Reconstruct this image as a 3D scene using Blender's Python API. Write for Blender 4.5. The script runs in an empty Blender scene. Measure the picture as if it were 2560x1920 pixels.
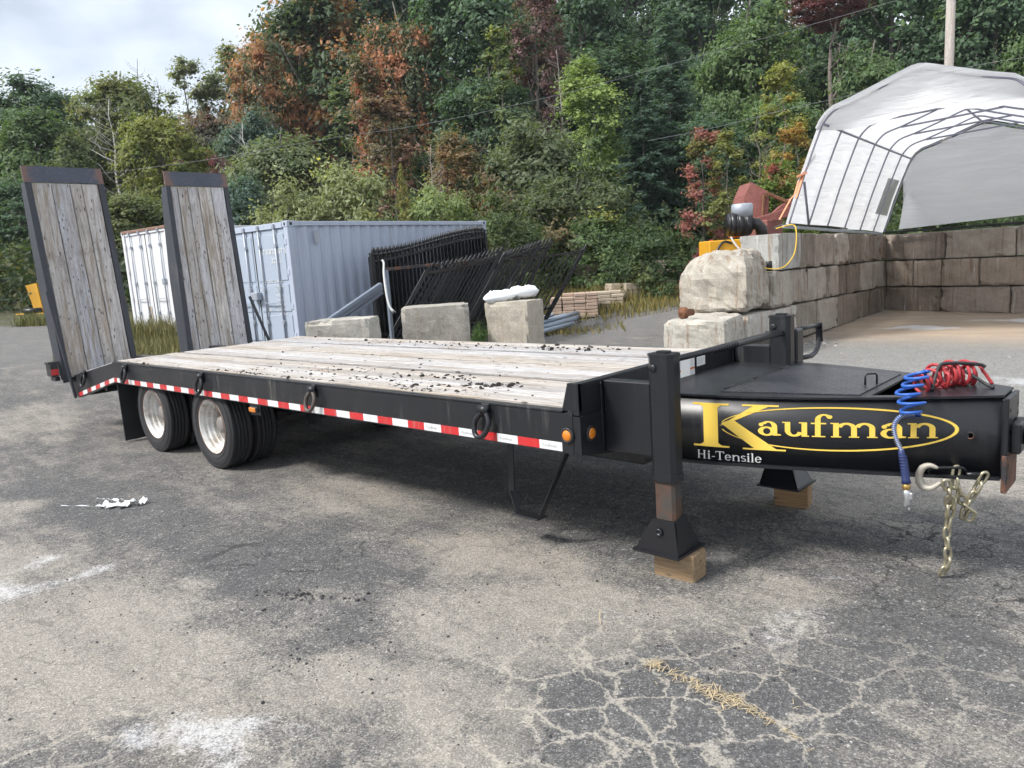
import bpy, bmesh, math, random
import numpy as np
from mathutils import Vector, Matrix, noise as mnoise

scene = bpy.context.scene
COL = scene.collection
R = math.radians

# ------------------------------------------------------------------ camera
CAM = np.array([2.5265, -3.2184, 1.8385])
YAW, PITCH, ROLL, FPX = 0.7544, -0.1613, -0.0679, 1875.96
_F = np.array([-math.sin(YAW) * math.cos(PITCH), math.cos(YAW) * math.cos(PITCH), math.sin(PITCH)])
_R0 = np.array([math.cos(YAW), math.sin(YAW), 0.0])
_U0 = np.cross(_R0, _F)
_R = _R0 * math.cos(ROLL) + _U0 * math.sin(ROLL)
_U = -_R0 * math.sin(ROLL) + _U0 * math.cos(ROLL)
cd = bpy.data.cameras.new('camera')
cd.sensor_width = 36.0
cd.lens = 36.0 * FPX / 2560.0
cd.clip_start = 0.05
cd.clip_end = 2000.0
cam = bpy.data.objects.new('camera', cd)
COL.objects.link(cam)
cam.matrix_world = Matrix(((_R[0], _U[0], -_F[0], CAM[0]), (_R[1], _U[1], -_F[1], CAM[1]),
                           (_R[2], _U[2], -_F[2], CAM[2]), (0, 0, 0, 1)))
scene.camera = cam


def at(u, v, depth):
    """a point of the place, surveyed from the photograph: bearing of pixel (u, v), distance in metres"""
    return CAM + (_F + _R * (u - 1280) / FPX + _U * (960 - v) / FPX) * depth


# ------------------------------------------------------------------ sky, sun, exposure
SUN_EL, SUN_AZ = R(48), R(206)          # azimuth measured from +Y clockwise towards +X
world = bpy.data.worlds.new('World')
scene.world = world
world.use_nodes = True
wt = world.node_tree
for n_ in list(wt.nodes):
    wt.nodes.remove(n_)
wo = wt.nodes.new('ShaderNodeOutputWorld')
bg = wt.nodes.new('ShaderNodeBackground')
sky = wt.nodes.new('ShaderNodeTexSky')
sky.sky_type = 'NISHITA'
sky.sun_disc = False
sky.sun_elevation = SUN_EL
sky.sun_rotation = SUN_AZ
sky.dust_density = 2.0
tc = wt.nodes.new('ShaderNodeTexCoord')
cn = wt.nodes.new('ShaderNodeTexNoise')
cn.inputs['Scale'].default_value = 2.6
cn.inputs['Detail'].default_value = 5.0
cn.inputs['Roughness'].default_value = 0.52
cmap = wt.nodes.new('ShaderNodeMapping')
cmap.inputs['Scale'].default_value = (1.0, 1.0, 1.9)
cmap.inputs['Location'].default_value = (0.35, 0.1, 0.2)
wt.links.new(tc.outputs['Generated'], cmap.inputs['Vector'])
wt.links.new(cmap.outputs['Vector'], cn.inputs['Vector'])
cr = wt.nodes.new('ShaderNodeValToRGB')          # cloud colour: grey-blue undersides to white
cr.color_ramp.elements[0].position = 0.36
cr.color_ramp.elements[0].color = (2.2, 2.45, 2.8, 1)
cr.color_ramp.elements[1].position = 0.66
cr.color_ramp.elements[1].color = (5.3, 5.5, 5.75, 1)
wt.links.new(cn.outputs['Fac'], cr.inputs['Fac'])
cm = wt.nodes.new('ShaderNodeMix')
cm.data_type = 'RGBA'
cm.inputs[0].default_value = 0.86               # cloud cover
wt.links.new(sky.outputs['Color'], cm.inputs[6])
wt.links.new(cr.outputs['Color'], cm.inputs[7])
wt.links.new(cm.outputs[2], bg.inputs['Color'])
bg.inputs['Strength'].default_value = 0.14
wt.links.new(bg.outputs['Background'], wo.inputs['Surface'])

sl = bpy.data.lights.new('sun', 'SUN')
sl.energy = 2.35
sl.angle = R(12)
sl.color = (1.0, 0.965, 0.915)
so = bpy.data.objects.new('sun', sl)
COL.objects.link(so)
sdir = Vector((math.sin(SUN_AZ) * math.cos(SUN_EL), math.cos(SUN_AZ) * math.cos(SUN_EL), math.sin(SUN_EL)))
so.rotation_euler = sdir.to_track_quat('Z', 'Y').to_euler()
so.location = (0, 0, 30)

scene.view_settings.view_transform = 'Standard'
scene.view_settings.look = 'None'
scene.view_settings.gamma = 1.0
scene.view_settings.use_curve_mapping = False
scene.view_settings.exposure = 1.08
scene.cycles.use_adaptive_sampling = True
scene.cycles.adaptive_threshold = 0.03
scene.cycles.adaptive_min_samples = 16
scene.cycles.max_bounces = 5
scene.cycles.diffuse_bounces = 2
scene.cycles.transmission_bounces = 4
scene.cycles.transparent_max_bounces = 4


# ------------------------------------------------------------------ object helpers
def tag(o, label=None, cat=None, group=None, kind=None):
    if label: o['label'] = label
    if cat: o['category'] = cat
    if group: o['group'] = group
    if kind: o['kind'] = kind
    return o


def empty(name, loc=(0, 0, 0), rz=0.0, parent=None):
    o = bpy.data.objects.new(name, None)
    COL.objects.link(o)
    o.empty_display_size = 0.1
    o.location = loc
    o.rotation_euler = (0, 0, rz)
    if parent: o.parent = parent
    return o


def new_obj(name, me, mat=None, parent=None, loc=None, rot=None, color=None):
    o = bpy.data.objects.new(name, me)
    COL.objects.link(o)
    if mat and not me.materials: me.materials.append(mat)
    if parent: o.parent = parent
    if loc is not None: o.location = loc
    if rot is not None: o.rotation_euler = rot
    if color is not None: o.color = (*color, 1.0)
    return o


class MB:
    """collects shapes and links them as one mesh"""
    def __init__(s):
        s.v = []; s.f = []; s.sm = []

    def add(s, vs, fs, smooth=False):
        k = len(s.v)
        s.v += [tuple(p) for p in vs]
        s.f += [[i + k for i in f] for f in fs]
        s.sm += [smooth] * len(fs)
        return s

    def box(s, x0, x1, y0, y1, z0, z1, ch=0.0, M=None):
        c = min(ch, (x1 - x0) * .45, (y1 - y0) * .45, (z1 - z0) * .45)
        if c <= 0:
            vs = [(x, y, z) for x in (x0, x1) for y in (y0, y1) for z in (z0, z1)]
            fs = [(0, 1, 3, 2), (4, 6, 7, 5), (0, 4, 5, 1), (2, 3, 7, 6), (0, 2, 6, 4), (1, 5, 7, 3)]
        else:
            vs = []; idx = {}
            xs = ((x0, x0 + c), (x1, x1 - c)); ys = ((y0, y0 + c), (y1, y1 - c)); zs = ((z0, z0 + c), (z1, z1 - c))
            for i in (0, 1):
                for j in (0, 1):
                    for k in (0, 1):
                        for a in range(3):
                            idx[i, j, k, a] = len(vs)
                            vs.append((xs[i][0 if a == 0 else 1], ys[j][0 if a == 1 else 1], zs[k][0 if a == 2 else 1]))
            fs = []
            for i in (0, 1):
                q = [idx[i, 0, 0, 0], idx[i, 1, 0, 0], idx[i, 1, 1, 0], idx[i, 0, 1, 0]]
                fs.append(q if i else q[::-1])
                q = [idx[0, i, 0, 1], idx[0, i, 1, 1], idx[1, i, 1, 1], idx[1, i, 0, 1]]
                fs.append(q if i else q[::-1])
                q = [idx[0, 0, i, 2], idx[1, 0, i, 2], idx[1, 1, i, 2], idx[0, 1, i, 2]]
                fs.append(q if i else q[::-1])
            def ed(a, b, c_, d):
                fs.append([a, b, c_, d])
            for i in (0, 1):
                for j in (0, 1):
                    e = [idx[i, j, 0, 0], idx[i, j, 1, 0], idx[i, j, 1, 1], idx[i, j, 0, 1]]
                    fs.append(e if (i ^ j) else e[::-1])
                    e = [idx[i, 0, j, 0], idx[i, 1, j, 0], idx[i, 1, j, 2], idx[i, 0, j, 2]]
                    fs.append(e[::-1] if (i ^ j) else e)
                    e = [idx[0, i, j, 1], idx[1, i, j, 1], idx[1, i, j, 2], idx[0, i, j, 2]]
                    fs.append(e if (i ^ j) else e[::-1])
            for i in (0, 1):
                for j in (0, 1):
                    for k in (0, 1):
                        t = [idx[i, j, k, 0], idx[i, j, k, 1], idx[i, j, k, 2]]
                        fs.append(t if (i + j + k) % 2 else t[::-1])
        if M is not None:
            vs = [M @ Vector(p) for p in vs]
        return s.add(vs, fs)

    def bar(s, p0, p1, w, h, ch=0.0, up=(0, 0, 1)):
        p0 = Vector(p0); p1 = Vector(p1); d = p1 - p0; L = d.length; d.normalize()
        up = Vector(up)
        if abs(d.dot(up)) > .98: up = Vector((0, 1, 0)) if abs(d.y) < .9 else Vector((1, 0, 0))
        y = up.cross(d).normalized(); z = d.cross(y)
        M = Matrix(((d.x, y.x, z.x, p0.x), (d.y, y.y, z.y, p0.y), (d.z, y.z, z.z, p0.z), (0, 0, 0, 1)))
        return s.box(0, L, -w / 2, w / 2, -h / 2, h / 2, ch, M)

    def tube(s, pts, r, n=8, cap=True, closed=False):
        P = [Vector(p) for p in pts]; m = len(P)
        rr = r if hasattr(r, '__len__') else [r] * m
        T = []
        for i in range(m):
            a = P[(i - 1) % m] if (i > 0 or closed) else P[i]
            b = P[(i + 1) % m] if (i < m - 1 or closed) else P[i]
            t = b - a
            T.append(t.normalized() if t.length > 1e-9 else Vector((0, 0, 1)))
        ref = Vector((0, 0, 1)) if abs(T[0].z) < .9 else Vector((1, 0, 0))
        nrm = (ref - T[0] * ref.dot(T[0])).normalized()
        vs = []
        for i in range(m):
            nrm = (nrm - T[i] * nrm.dot(T[i]))
            if nrm.length < 1e-6: nrm = T[i].orthogonal()
            nrm.normalize()
            b = T[i].cross(nrm)
            for k in range(n):
                a = 2 * math.pi * k / n
                vs.append(P[i] + (nrm * math.cos(a) + b * math.sin(a)) * rr[i])
        fs = []
        for i in range(m if closed else m - 1):
            for k in range(n):
                j = (i + 1) % m
                fs.append((i * n + k, i * n + (k + 1) % n, j * n + (k + 1) % n, j * n + k))
        if cap and not closed:
            fs.append(tuple(range(n))[::-1]); fs.append(tuple((m - 1) * n + k for k in range(n)))
        return s.add(vs, fs, True)

    def lathe(s, prof, c, axis='y', n=32, smooth=True, closed=False, cap=True):
        """prof: (radius, offset along axis)"""
        vs = []; m = len(prof)
        for (r, o) in prof:
            for k in range(n):
                a = 2 * math.pi * k / n; ca, sa = math.cos(a) * r, math.sin(a) * r
                p = {'y': (ca, o, sa), 'x': (o, ca, sa), 'z': (ca, sa, o)}[axis]
                vs.append((p[0] + c[0], p[1] + c[1], p[2] + c[2]))
        fs = []
        for i in range(m if closed else m - 1):
            for k in range(n):
                j = (i + 1) % m
                fs.append((i * n + k, i * n + (k + 1) % n, j * n + (k + 1) % n, j * n + k))
        s.add(vs, fs, smooth)
        if not closed and cap:
            k0 = len(s.v) - m * n
            if prof[0][0] > 1e-6: s.f.append([k0 + k for k in range(n)][::-1]); s.sm.append(False)
            if prof[-1][0] > 1e-6: s.f.append([k0 + (m - 1) * n + k for k in range(n)]); s.sm.append(False)
        return s

    def prism(s, poly, ext, M=None):
        """poly: list of 3-D points (planar), ext: extrusion vector"""
        e = Vector(ext); a = [Vector(p) for p in poly]; n = len(a)
        vs = a + [p + e for p in a]
        if M is not None: vs = [M @ p for p in vs]
        fs = [list(range(n))[::-1], list(range(n, 2 * n))] + [(i, (i + 1) % n, (i + 1) % n + n, i + n) for i in range(n)]
        return s.add(vs, fs)

    def quad(s, a, b, c, d):
        return s.add([a, b, c, d], [(0, 1, 2, 3)])

    def mesh(s, name, fix=True):
        me = bpy.data.meshes.new(name)
        me.from_pydata(s.v, [], s.f)
        me.polygons.foreach_set('use_smooth', s.sm)
        if fix and len(s.f) < 60000:
            bm = bmesh.new(); bm.from_mesh(me)
            bmesh.ops.recalc_face_normals(bm, faces=bm.faces)
            bm.to_mesh(me); bm.free()
        me.update()
        return me

    def build(s, name, mat, parent=None, loc=None, rot=None, color=None, fix=True):
        return new_obj(name, s.mesh(name, fix), mat, parent, loc, rot, color)


def arr_mesh(name, V, F, attr=None, smooth=False):
    """fast mesh from numpy: V (n,3), F (m,k)"""
    me = bpy.data.meshes.new(name)
    V = np.ascontiguousarray(V, dtype=np.float32); F = np.ascontiguousarray(F, dtype=np.int32)
    m, k = F.shape
    me.vertices.add(len(V)); me.vertices.foreach_set('co', V.ravel())
    me.loops.add(m * k); me.loops.foreach_set('vertex_index', F.ravel())
    me.polygons.add(m)
    me.polygons.foreach_set('loop_start', np.arange(0, m * k, k, dtype=np.int32))
    me.polygons.foreach_set('loop_total', np.full(m, k, dtype=np.int32))
    me.polygons.foreach_set('use_smooth', np.full(m, smooth))
    me.update(calc_edges=True)
    if attr is not None:
        for nm, vals in attr.items():
            a = me.attributes.new(nm, 'FLOAT', 'FACE'); a.data.foreach_set('value', np.asarray(vals, dtype=np.float32))
    return me


# ------------------------------------------------------------------ material helpers
class G:
    def __init__(s, name, rough=0.6, metal=0.0):
        s.m = bpy.data.materials.new(name); s.m.use_nodes = True
        s.nt = s.m.node_tree
        s.b = next(n for n in s.nt.nodes if n.type == 'BSDF_PRINCIPLED')
        s.out = next(n for n in s.nt.nodes if n.type == 'OUTPUT_MATERIAL')
        s.b.inputs['Roughness'].default_value = rough
        s.b.inputs['Metallic'].default_value = metal

    def put(s, sock, val):
        if val is None: return
        if isinstance(val, bpy.types.NodeSocket): s.nt.links.new(val, sock)
        elif isinstance(val, (tuple, list)):
            sock.default_value = tuple(val) + ((1.0,) if len(val) == 3 and len(sock.default_value) == 4 else ())
        else: sock.default_value = val

    def n(s, typ, ins=None, **at_):
        nd = s.nt.nodes.new(typ)
        for k, v in at_.items(): setattr(nd, k, v)
        for k, v in (ins or {}).items(): s.put(nd.inputs[k], v)
        return nd

    def pos(s): return s.n('ShaderNodeNewGeometry').outputs['Position']
    def obj(s): return s.n('ShaderNodeTexCoord').outputs['Object']
    def rnd(s): return s.n('ShaderNodeObjectInfo').outputs['Random']
    def ocol(s): return s.n('ShaderNodeObjectInfo').outputs['Color']

    def map(s, vec, scale=(1, 1, 1), loc=(0, 0, 0), rot=(0, 0, 0)):
        return s.n('ShaderNodeMapping', {'Vector': vec, 'Scale': scale, 'Location': loc, 'Rotation': rot}).outputs[0]

    def noise(s, vec, scale=5, detail=4, rough=.55, dist=0.0, out='Fac'):
        return s.n('ShaderNodeTexNoise', {'Vector': vec, 'Scale': scale, 'Detail': detail, 'Roughness': rough, 'Distortion': dist}).outputs[out]

    def voro(s, vec, scale=5, feature='F1', out='Distance', rand=1.0):
        return s.n('ShaderNodeTexVoronoi', {'Vector': vec, 'Scale': scale, 'Randomness': rand}, feature=feature).outputs[out]

    def math(s, op, a, b=0.0, c=0.0, clamp=False):
        return s.n('ShaderNodeMath', {0: a, 1: b, 2: c}, operation=op, use_clamp=clamp).outputs[0]

    def vmath(s, op, a, b=(0, 0, 0)):
        return s.n('ShaderNodeVectorMath', {0: a, 1: b}, operation=op).outputs[0]

    def step(s, x, lo, hi):
        return s.n('ShaderNodeMapRange', {'Value': x, 'From Min': lo, 'From Max': hi}, interpolation_type='SMOOTHSTEP', clamp=True).outputs[0]

    def mix(s, fac, a, b, blend='MIX'):
        nd = s.n('ShaderNodeMix', None, data_type='RGBA', blend_type=blend)
        s.put(nd.inputs[0], fac); s.put(nd.inputs[6], a); s.put(nd.inputs[7], b)
        return nd.outputs[2]

    def ramp(s, fac, stops, interp='LINEAR'):
        nd = s.n('ShaderNodeValToRGB', {'Fac': fac}); r = nd.color_ramp; r.interpolation = interp
        while len(r.elements) < len(stops): r.elements.new(0.5)
        for e, (p, c) in zip(r.elements, stops):
            e.position = p; e.color = (*c, 1.0) if len(c) == 3 else c
        return nd.outputs['Color']

    def bump(s, h, strength=.3, dist=.01, normal=None):
        nd = s.n('ShaderNodeBump', {'Height': h, 'Strength': strength, 'Distance': dist})
        if normal is not None: s.put(nd.inputs['Normal'], normal)
        return nd.outputs[0]

    def done(s, color=None, rough=None, normal=None, metal=None):
        s.put(s.b.inputs['Base Color'], color); s.put(s.b.inputs['Roughness'], rough)
        s.put(s.b.inputs['Normal'], normal); s.put(s.b.inputs['Metallic'], metal)
        return s.m
# ------------------------------------------------------------------ materials
def m_simple(name, col, rough=.6, metal=0.0, var=.15, scale=6.0, bump=.1, bscale=60):
    g = G(name, rough, metal); p = g.obj()
    f = g.noise(p, scale, 5, .6)
    c = g.mix(g.math('MULTIPLY', f, 1.0), tuple(x * (1 - var) for x in col), tuple(min(1, x * (1 + var)) for x in col))
    return g.done(c, g.math('MULTIPLY_ADD', f, .25, rough - .12), g.bump(g.noise(p, bscale, 3), bump, .004))


def m_paint(name, col, dust=(.22, .2, .18), amount=.35, rough=.32, streak=True):
    """worn machine paint with dust and run-down streaks"""
    g = G(name, rough); p = g.pos()
    sv = g.map(p, (14, 14, 1.1) if streak else (5, 5, 5))
    st = g.noise(sv, 1.6, 6, .62)
    big = g.noise(p, 1.7, 4, .6)
    f = g.math('MULTIPLY', g.step(st, .5, .78), g.step(big, .38, .7))
    fine = g.noise(p, 55, 4, .7)
    f = g.math('ADD', g.math('MULTIPLY', f, amount), g.math('MULTIPLY', g.step(fine, .55, .8), amount * .22), clamp=True)
    vor = g.voro(g.map(p, (1, 1, 1)), 26)
    chip = g.math('MULTIPLY', g.step(vor, .045, .02), g.step(g.noise(p, 3.1, 2), .56, .6))
    c = g.mix(f, col, dust)
    c = g.mix(g.math('MULTIPLY', chip, .7), c, (.4, .38, .36))
    rs = g.noise(g.map(p, (9, 9, 3)), 1.3, 5, .7)
    c = g.mix(g.math('MULTIPLY', g.step(rs, .66, .76), amount * .6), c, (.10, .055, .035))
    return g.done(c, g.math('MULTIPLY_ADD', f, .5, rough), g.bump(g.noise(p, 38, 3), .04, .004))


def m_wood(name, axis, base=((.30, .285, .275), (.56, .54, .53)), rust=.5, fine_=((.22, .2, .19), (.62, .6, .58)), spots=0.0):
    """weathered planks: grain along an object axis, knots, rust and mud stains"""
    g = G(name, .85); o = g.obj(); w = g.pos(); r = g.rnd()
    sc = {'x': (1.1, 26, 26), 'z': (26, 26, 1.1)}[axis]
    off = g.n('ShaderNodeCombineXYZ', {0: g.math('MULTIPLY', r, 37.0), 1: g.math('MULTIPLY', r, 91.0), 2: g.math('MULTIPLY', r, 53.0)}).outputs[0]
    ov = g.vmath('ADD', o, off)
    grain = g.noise(g.map(ov, sc), 1.5, 8, .68, .6)
    fine = g.noise(g.map(ov, tuple(x * 5 for x in sc)), 1.5, 4, .7)
    c = g.ramp(grain, [(.28, tuple(x * .55 for x in base[0])), (.42, base[0]), (.62, base[1]), (.8, tuple(min(1, x * 1.12) for x in base[1]))])
    c = g.mix(.35, c, g.ramp(fine, [(.3, fine_[0]), (.6, fine_[1])]))
    tint = g.mix(r, (1.0, .95, .88), (.9, .93, .98))
    c = g.mix(1.0, c, tint, 'MULTIPLY')
    c = g.mix(1.0, c, g.ramp(g.math('FRACT', g.math('MULTIPLY', r, 7.3)), [(0, (.78, .76, .74)), (1, (1.08, 1.08, 1.08))]), 'MULTIPLY')
    st = g.noise(g.map(ov, tuple({26: 5.5, 1.1: .8}[x] for x in sc)), 1.4, 4, .6, .4)
    c = g.mix(g.math('MULTIPLY', g.step(st, .52, .64), rust), c, (.31, .23, .15))
    mud = g.noise(w, 2.3, 7, .7)
    c = g.mix(g.math('MULTIPLY', g.step(mud, .56, .72), .55), c, (.17, .15, .13))
    kn = g.voro(g.map(ov, {'x': (2.2, 7, 7), 'z': (7, 7, 2.2)}[axis]), 1.7)
    c = g.mix(g.math('MULTIPLY', g.step(kn, .15, .07), .85), c, (.05, .04, .035))
    if spots:
        k2 = g.voro(g.map(ov, {'x': (6, 17, 17), 'z': (17, 17, 6)}[axis]), 1.5)
        c = g.mix(g.math('MULTIPLY', g.math('MULTIPLY', g.step(k2, .26, .10), g.step(g.noise(ov, 2.2, 3), .40, .54)), spots), c, (.045, .04, .038))
        s2 = g.noise(g.map(ov, {'x': (.35, 13, 13), 'z': (13, 13, .35)}[axis]), 1.3, 4, .6, .5)
        c = g.mix(g.math('MULTIPLY', g.step(s2, .53, .62), spots * .75), c, (.26, .205, .145))
        s3 = g.noise(g.map(ov, {'x': (.35, 15, 15), 'z': (15, 15, .35)}[axis], (9, 4, 2)), 1.3, 5, .65, .5)
        c = g.mix(g.math('MULTIPLY', g.step(s3, .56, .68), spots * .6), c, (.14, .12, .115))
    ck = g.noise(g.map(ov, tuple({26: 46, 1.1: .9}[x] for x in sc)), 1.2, 3, .5)
    crack = g.step(g.math('ABSOLUTE', g.math('SUBTRACT', ck, .5)), .012, .0)
    c = g.mix(g.math('MULTIPLY', crack, .55), c, (.05, .04, .035))
    h = g.math('SUBTRACT', g.math('MULTIPLY', grain, .8), g.math('MULTIPLY', crack, .6))
    return g.done(c, .86, g.bump(h, .5, .006))


def m_deck():
    return m_wood('deck wood', 'x', ((.37, .355, .345), (.60, .59, .58)), .45)


MAT = {}
MAT['black'] = m_paint('black trailer paint', (.013, .014, .017), (.16, .152, .14), .68, .34)
MAT['black_clean'] = m_paint('black gloss paint', (.010, .011, .014), (.13, .125, .12), .42, .36)
MAT['ramp_steel'] = m_paint('dusty black ramp steel', (.028, .032, .042), (.15, .15, .155), .75, .5)
MAT['rail_dark'] = m_simple('dark steel strip', (.085, .08, .078), .6, .0, .4, 9)
MAT['deck'] = m_deck()
MAT['ramp_wood'] = m_wood('ramp wood', 'z', ((.42, .415, .42), (.72, .72, .74)), .45, spots=.95)
MAT['tyre'] = m_simple('tyre rubber', (.022, .022, .024), .78, 0, .35, 9, .2, 90)
MAT['rubber'] = m_simple('mud flap rubber', (.012, .013, .015), .6, 0, .3, 3)


def m_rim():
    g = G('white wheel rim', .45); p = g.pos()
    f = g.noise(p, 7, 6, .65); v = g.noise(p, 22, 5, .7)
    c = g.mix(g.step(f, .42, .66), (.64, .63, .61), (.36, .32, .27))
    c = g.mix(g.math('MULTIPLY', g.step(v, .6, .72), .75), c, (.26, .12, .05))
    return g.done(c, .5, g.bump(v, .1, .003))


MAT['rim'] = m_rim()
MAT['hub'] = m_simple('dirty wheel disc', (.20, .185, .17), .6, 0, .45, 14, .2)


def m_rust(name, a=(.10, .042, .022), b=(.22, .095, .045), rough=.85, mixc=None):
    g = G(name, rough); p = g.pos()
    f = g.noise(p, 14, 6, .7); c = g.ramp(f, [(.3, a), (.65, b)])
    if mixc:
        c = g.mix(g.step(g.noise(p, 4.5, 5, .65), .42, .58), c, mixc)
    return g.done(c, rough, g.bump(f, .3, .004))


MAT['rust'] = m_rust('rusty steel')
MAT['rust_paint'] = m_rust('rust over black paint', (.10, .042, .022), (.17, .075, .04), .7, (.022, .022, .026))
MAT['red_rust'] = m_rust('rust red steel', (.17, .055, .045), (.27, .10, .082), .8)


def m_retro(name, col, col2):
    g = G(name, .35); p = g.pos()
    w = g.n('ShaderNodeTexBrick', {'Vector': g.map(p, (220, 220, 220), rot=(R(90), 0, R(0))), 'Scale': 1.0, 'Mortar Size': .05}).outputs['Fac']
    d = g.noise(g.map(p, (20, 20, 2)), 1.5, 5, .6)
    c = g.mix(g.math('MULTIPLY', w, .25), col, col2)
    c = g.mix(g.math('MULTIPLY', g.step(d, .5, .75), .4), c, (.3, .27, .23))
    g.put(g.b.inputs['Coat Weight'], .3)
    return g.done(c)


MAT['tape_red'] = m_retro('red reflective tape', (.50, .018, .022), (.6, .05, .05))
MAT['tape_white'] = m_retro('white reflective tape', (.70, .72, .72), (.55, .58, .6))


def m_amber():
    g = G('amber lens', .18); g.put(g.b.inputs['Coat Weight'], .6)
    return g.done((.62, .19, .012), None, g.bump(g.voro(g.obj(), 160), .3, .002))


MAT['amber'] = m_amber()
MAT['yellow_vinyl'] = m_simple('yellow vinyl', (.86, .60, .10), .42, 0, .05, 12, .02)
MAT['white_vinyl'] = m_simple('white vinyl', (.78, .78, .76), .42, 0, .05, 12, .02)
MAT['tread'] = None


def m_tread():
    g = G('tread plate', .3, .0); o = g.obj()
    def bars(rot, off):
        v = g.map(o, (17, 17, 1), (off, off * .5, 0), (0, 0, rot))
        x = g.n('ShaderNodeSeparateXYZ', {0: v}).outputs
        fx = g.math('ABSOLUTE', g.math('SUBTRACT', g.math('FRACT', x[0]), .5))
        fy = g.math('ABSOLUTE', g.math('SUBTRACT', g.math('FRACT', x[1]), .5))
        return g.math('MULTIPLY', g.step(fx, .36, .28), g.step(fy, .12, .07))
    h = g.math('MAXIMUM', bars(R(45), 0), bars(R(-45), .5))
    d = g.noise(g.pos(), 3, 5, .6)
    c = g.mix(g.math('MULTIPLY', g.step(d, .4, .7), .4), (.016, .018, .024), (.07, .07, .075))
    c = g.mix(g.math('MULTIPLY', h, .5), c, (.10, .10, .11))
    return g.done(c, g.math('MULTIPLY_ADD', d, .3, .2), g.bump(h, 1.0, .012))


MAT['tread'] = m_tread()
MAT['block_wood'] = m_wood('timber block', 'x', ((.27, .175, .09), (.45, .31, .175)), .3, ((.16, .10, .055), (.48, .33, .19)))
MAT['brass'] = m_simple('brass fitting', (.45, .30, .10), .4, .7, .15)
MAT['alloy'] = m_simple('cast alloy', (.55, .56, .58), .38, .8, .12)
MAT['chain'] = m_simple('zinc chain', (.46, .42, .30), .38, .75, .3, 40)
MAT['cast'] = m_simple('cast hook', (.40, .37, .32), .6, .35, .2, 30)
MAT['blue_hose'] = m_simple('blue air hose', (.022, .10, .40), .42, 0, .25, 18)
MAT['blue_grip'] = m_simple('blue rubber grip', (.02, .035, .12), .55, 0, .2)
MAT['red_hose'] = m_simple('red air hose', (.40, .035, .042), .45, 0, .25, 18)
MAT['black_hose'] = m_simple('black hose', (.018, .018, .02), .5, 0, .2)
MAT['glue_white'] = m_simple('sticker white', (.72, .72, .70), .5, 0, .06)
MAT['sticker_orange'] = m_simple('sticker orange', (.62, .16, .03), .5, 0, .06)
MAT['ink'] = m_simple('dark ink', (.06, .06, .065), .6, 0, .1)
MAT['ink_grey'] = m_simple('pale grey ink', (.5, .5, .5), .6, 0, .1)


# concrete / stone: object colour is the stone's own colour, with streaks and stains
def m_stone(name, streak=.6, bumps=.7):
    g = G(name, .9); rr_ = g.rnd(); oc = g.ocol()
    p = g.vmath('ADD', g.pos(), g.n('ShaderNodeCombineXYZ', {0: g.math('MULTIPLY', rr_, 61.0), 1: g.math('MULTIPLY', rr_, 37.0), 2: g.math('MULTIPLY', rr_, 23.0)}).outputs[0])
    oc = g.mix(1.0, oc, g.ramp(g.math('FRACT', g.math('MULTIPLY', rr_, 9.7)), [(0, (.62, .60, .57)), (.5, (.9, .88, .86)), (1, (1.14, 1.14, 1.14))]), 'MULTIPLY')
    f = g.noise(p, 3.2, 8, .66); fi = g.noise(p, 42, 5, .7)
    c = g.mix(1.0, oc, g.ramp(f, [(.25, (.62, .60, .58)), (.5, (.95, .95, .94)), (.75, (1.22, 1.21, 1.2))]), 'MULTIPLY')
    c = g.mix(.5, c, g.mix(1.0, c, g.ramp(fi, [(.3, (.5, .5, .5)), (.6, (1.15, 1.15, 1.15))]), 'MULTIPLY'))
    s1 = g.noise(g.map(p, (7, 7, .55)), 1.5, 6, .66)
    c = g.mix(g.math('MULTIPLY', g.step(s1, .52, .66), streak), c, g.mix(1.0, c, (.62, .45, .33), 'MULTIPLY'))
    s2 = g.noise(g.map(p, (8, 8, .5), (4.1, 2.2, 7)), 1.5, 6, .66)
    c = g.mix(g.math('MULTIPLY', g.step(s2, .57, .7), streak * .8), c, (.56, .55, .53))
    d = g.noise(p, 1.4, 5, .6)
    c = g.mix(g.math('MULTIPLY', g.step(d, .55, .75), .5 * streak), c, (.14, .105, .085))
    h = g.math('ADD', g.math('MULTIPLY', f, 1.0), g.math('MULTIPLY', fi, .35))
    return g.done(c, .92, g.bump(h, bumps, .03))


MAT['stone'] = m_stone('block concrete', .75)
MAT['boulder'] = m_stone('rough concrete', .25, 1.0)


def m_cont(name, col, dirt=(.33, .30, .27), amt=.35, rustamt=.35):
    g = G(name, .5); p = g.pos()
    s = g.noise(g.map(p, (5, 5, .5)), 1.5, 6, .62)
    c = g.mix(g.math('MULTIPLY', g.step(s, .5, .74), amt), col, dirt)
    r = g.noise(p, 4.5, 7, .72)
    c = g.mix(g.math('MULTIPLY', g.step(r, .66, .74), rustamt), c, (.24, .10, .045))
    return g.done(c, .5, g.bump(g.noise(p, 9, 3), .06, .02))


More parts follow.
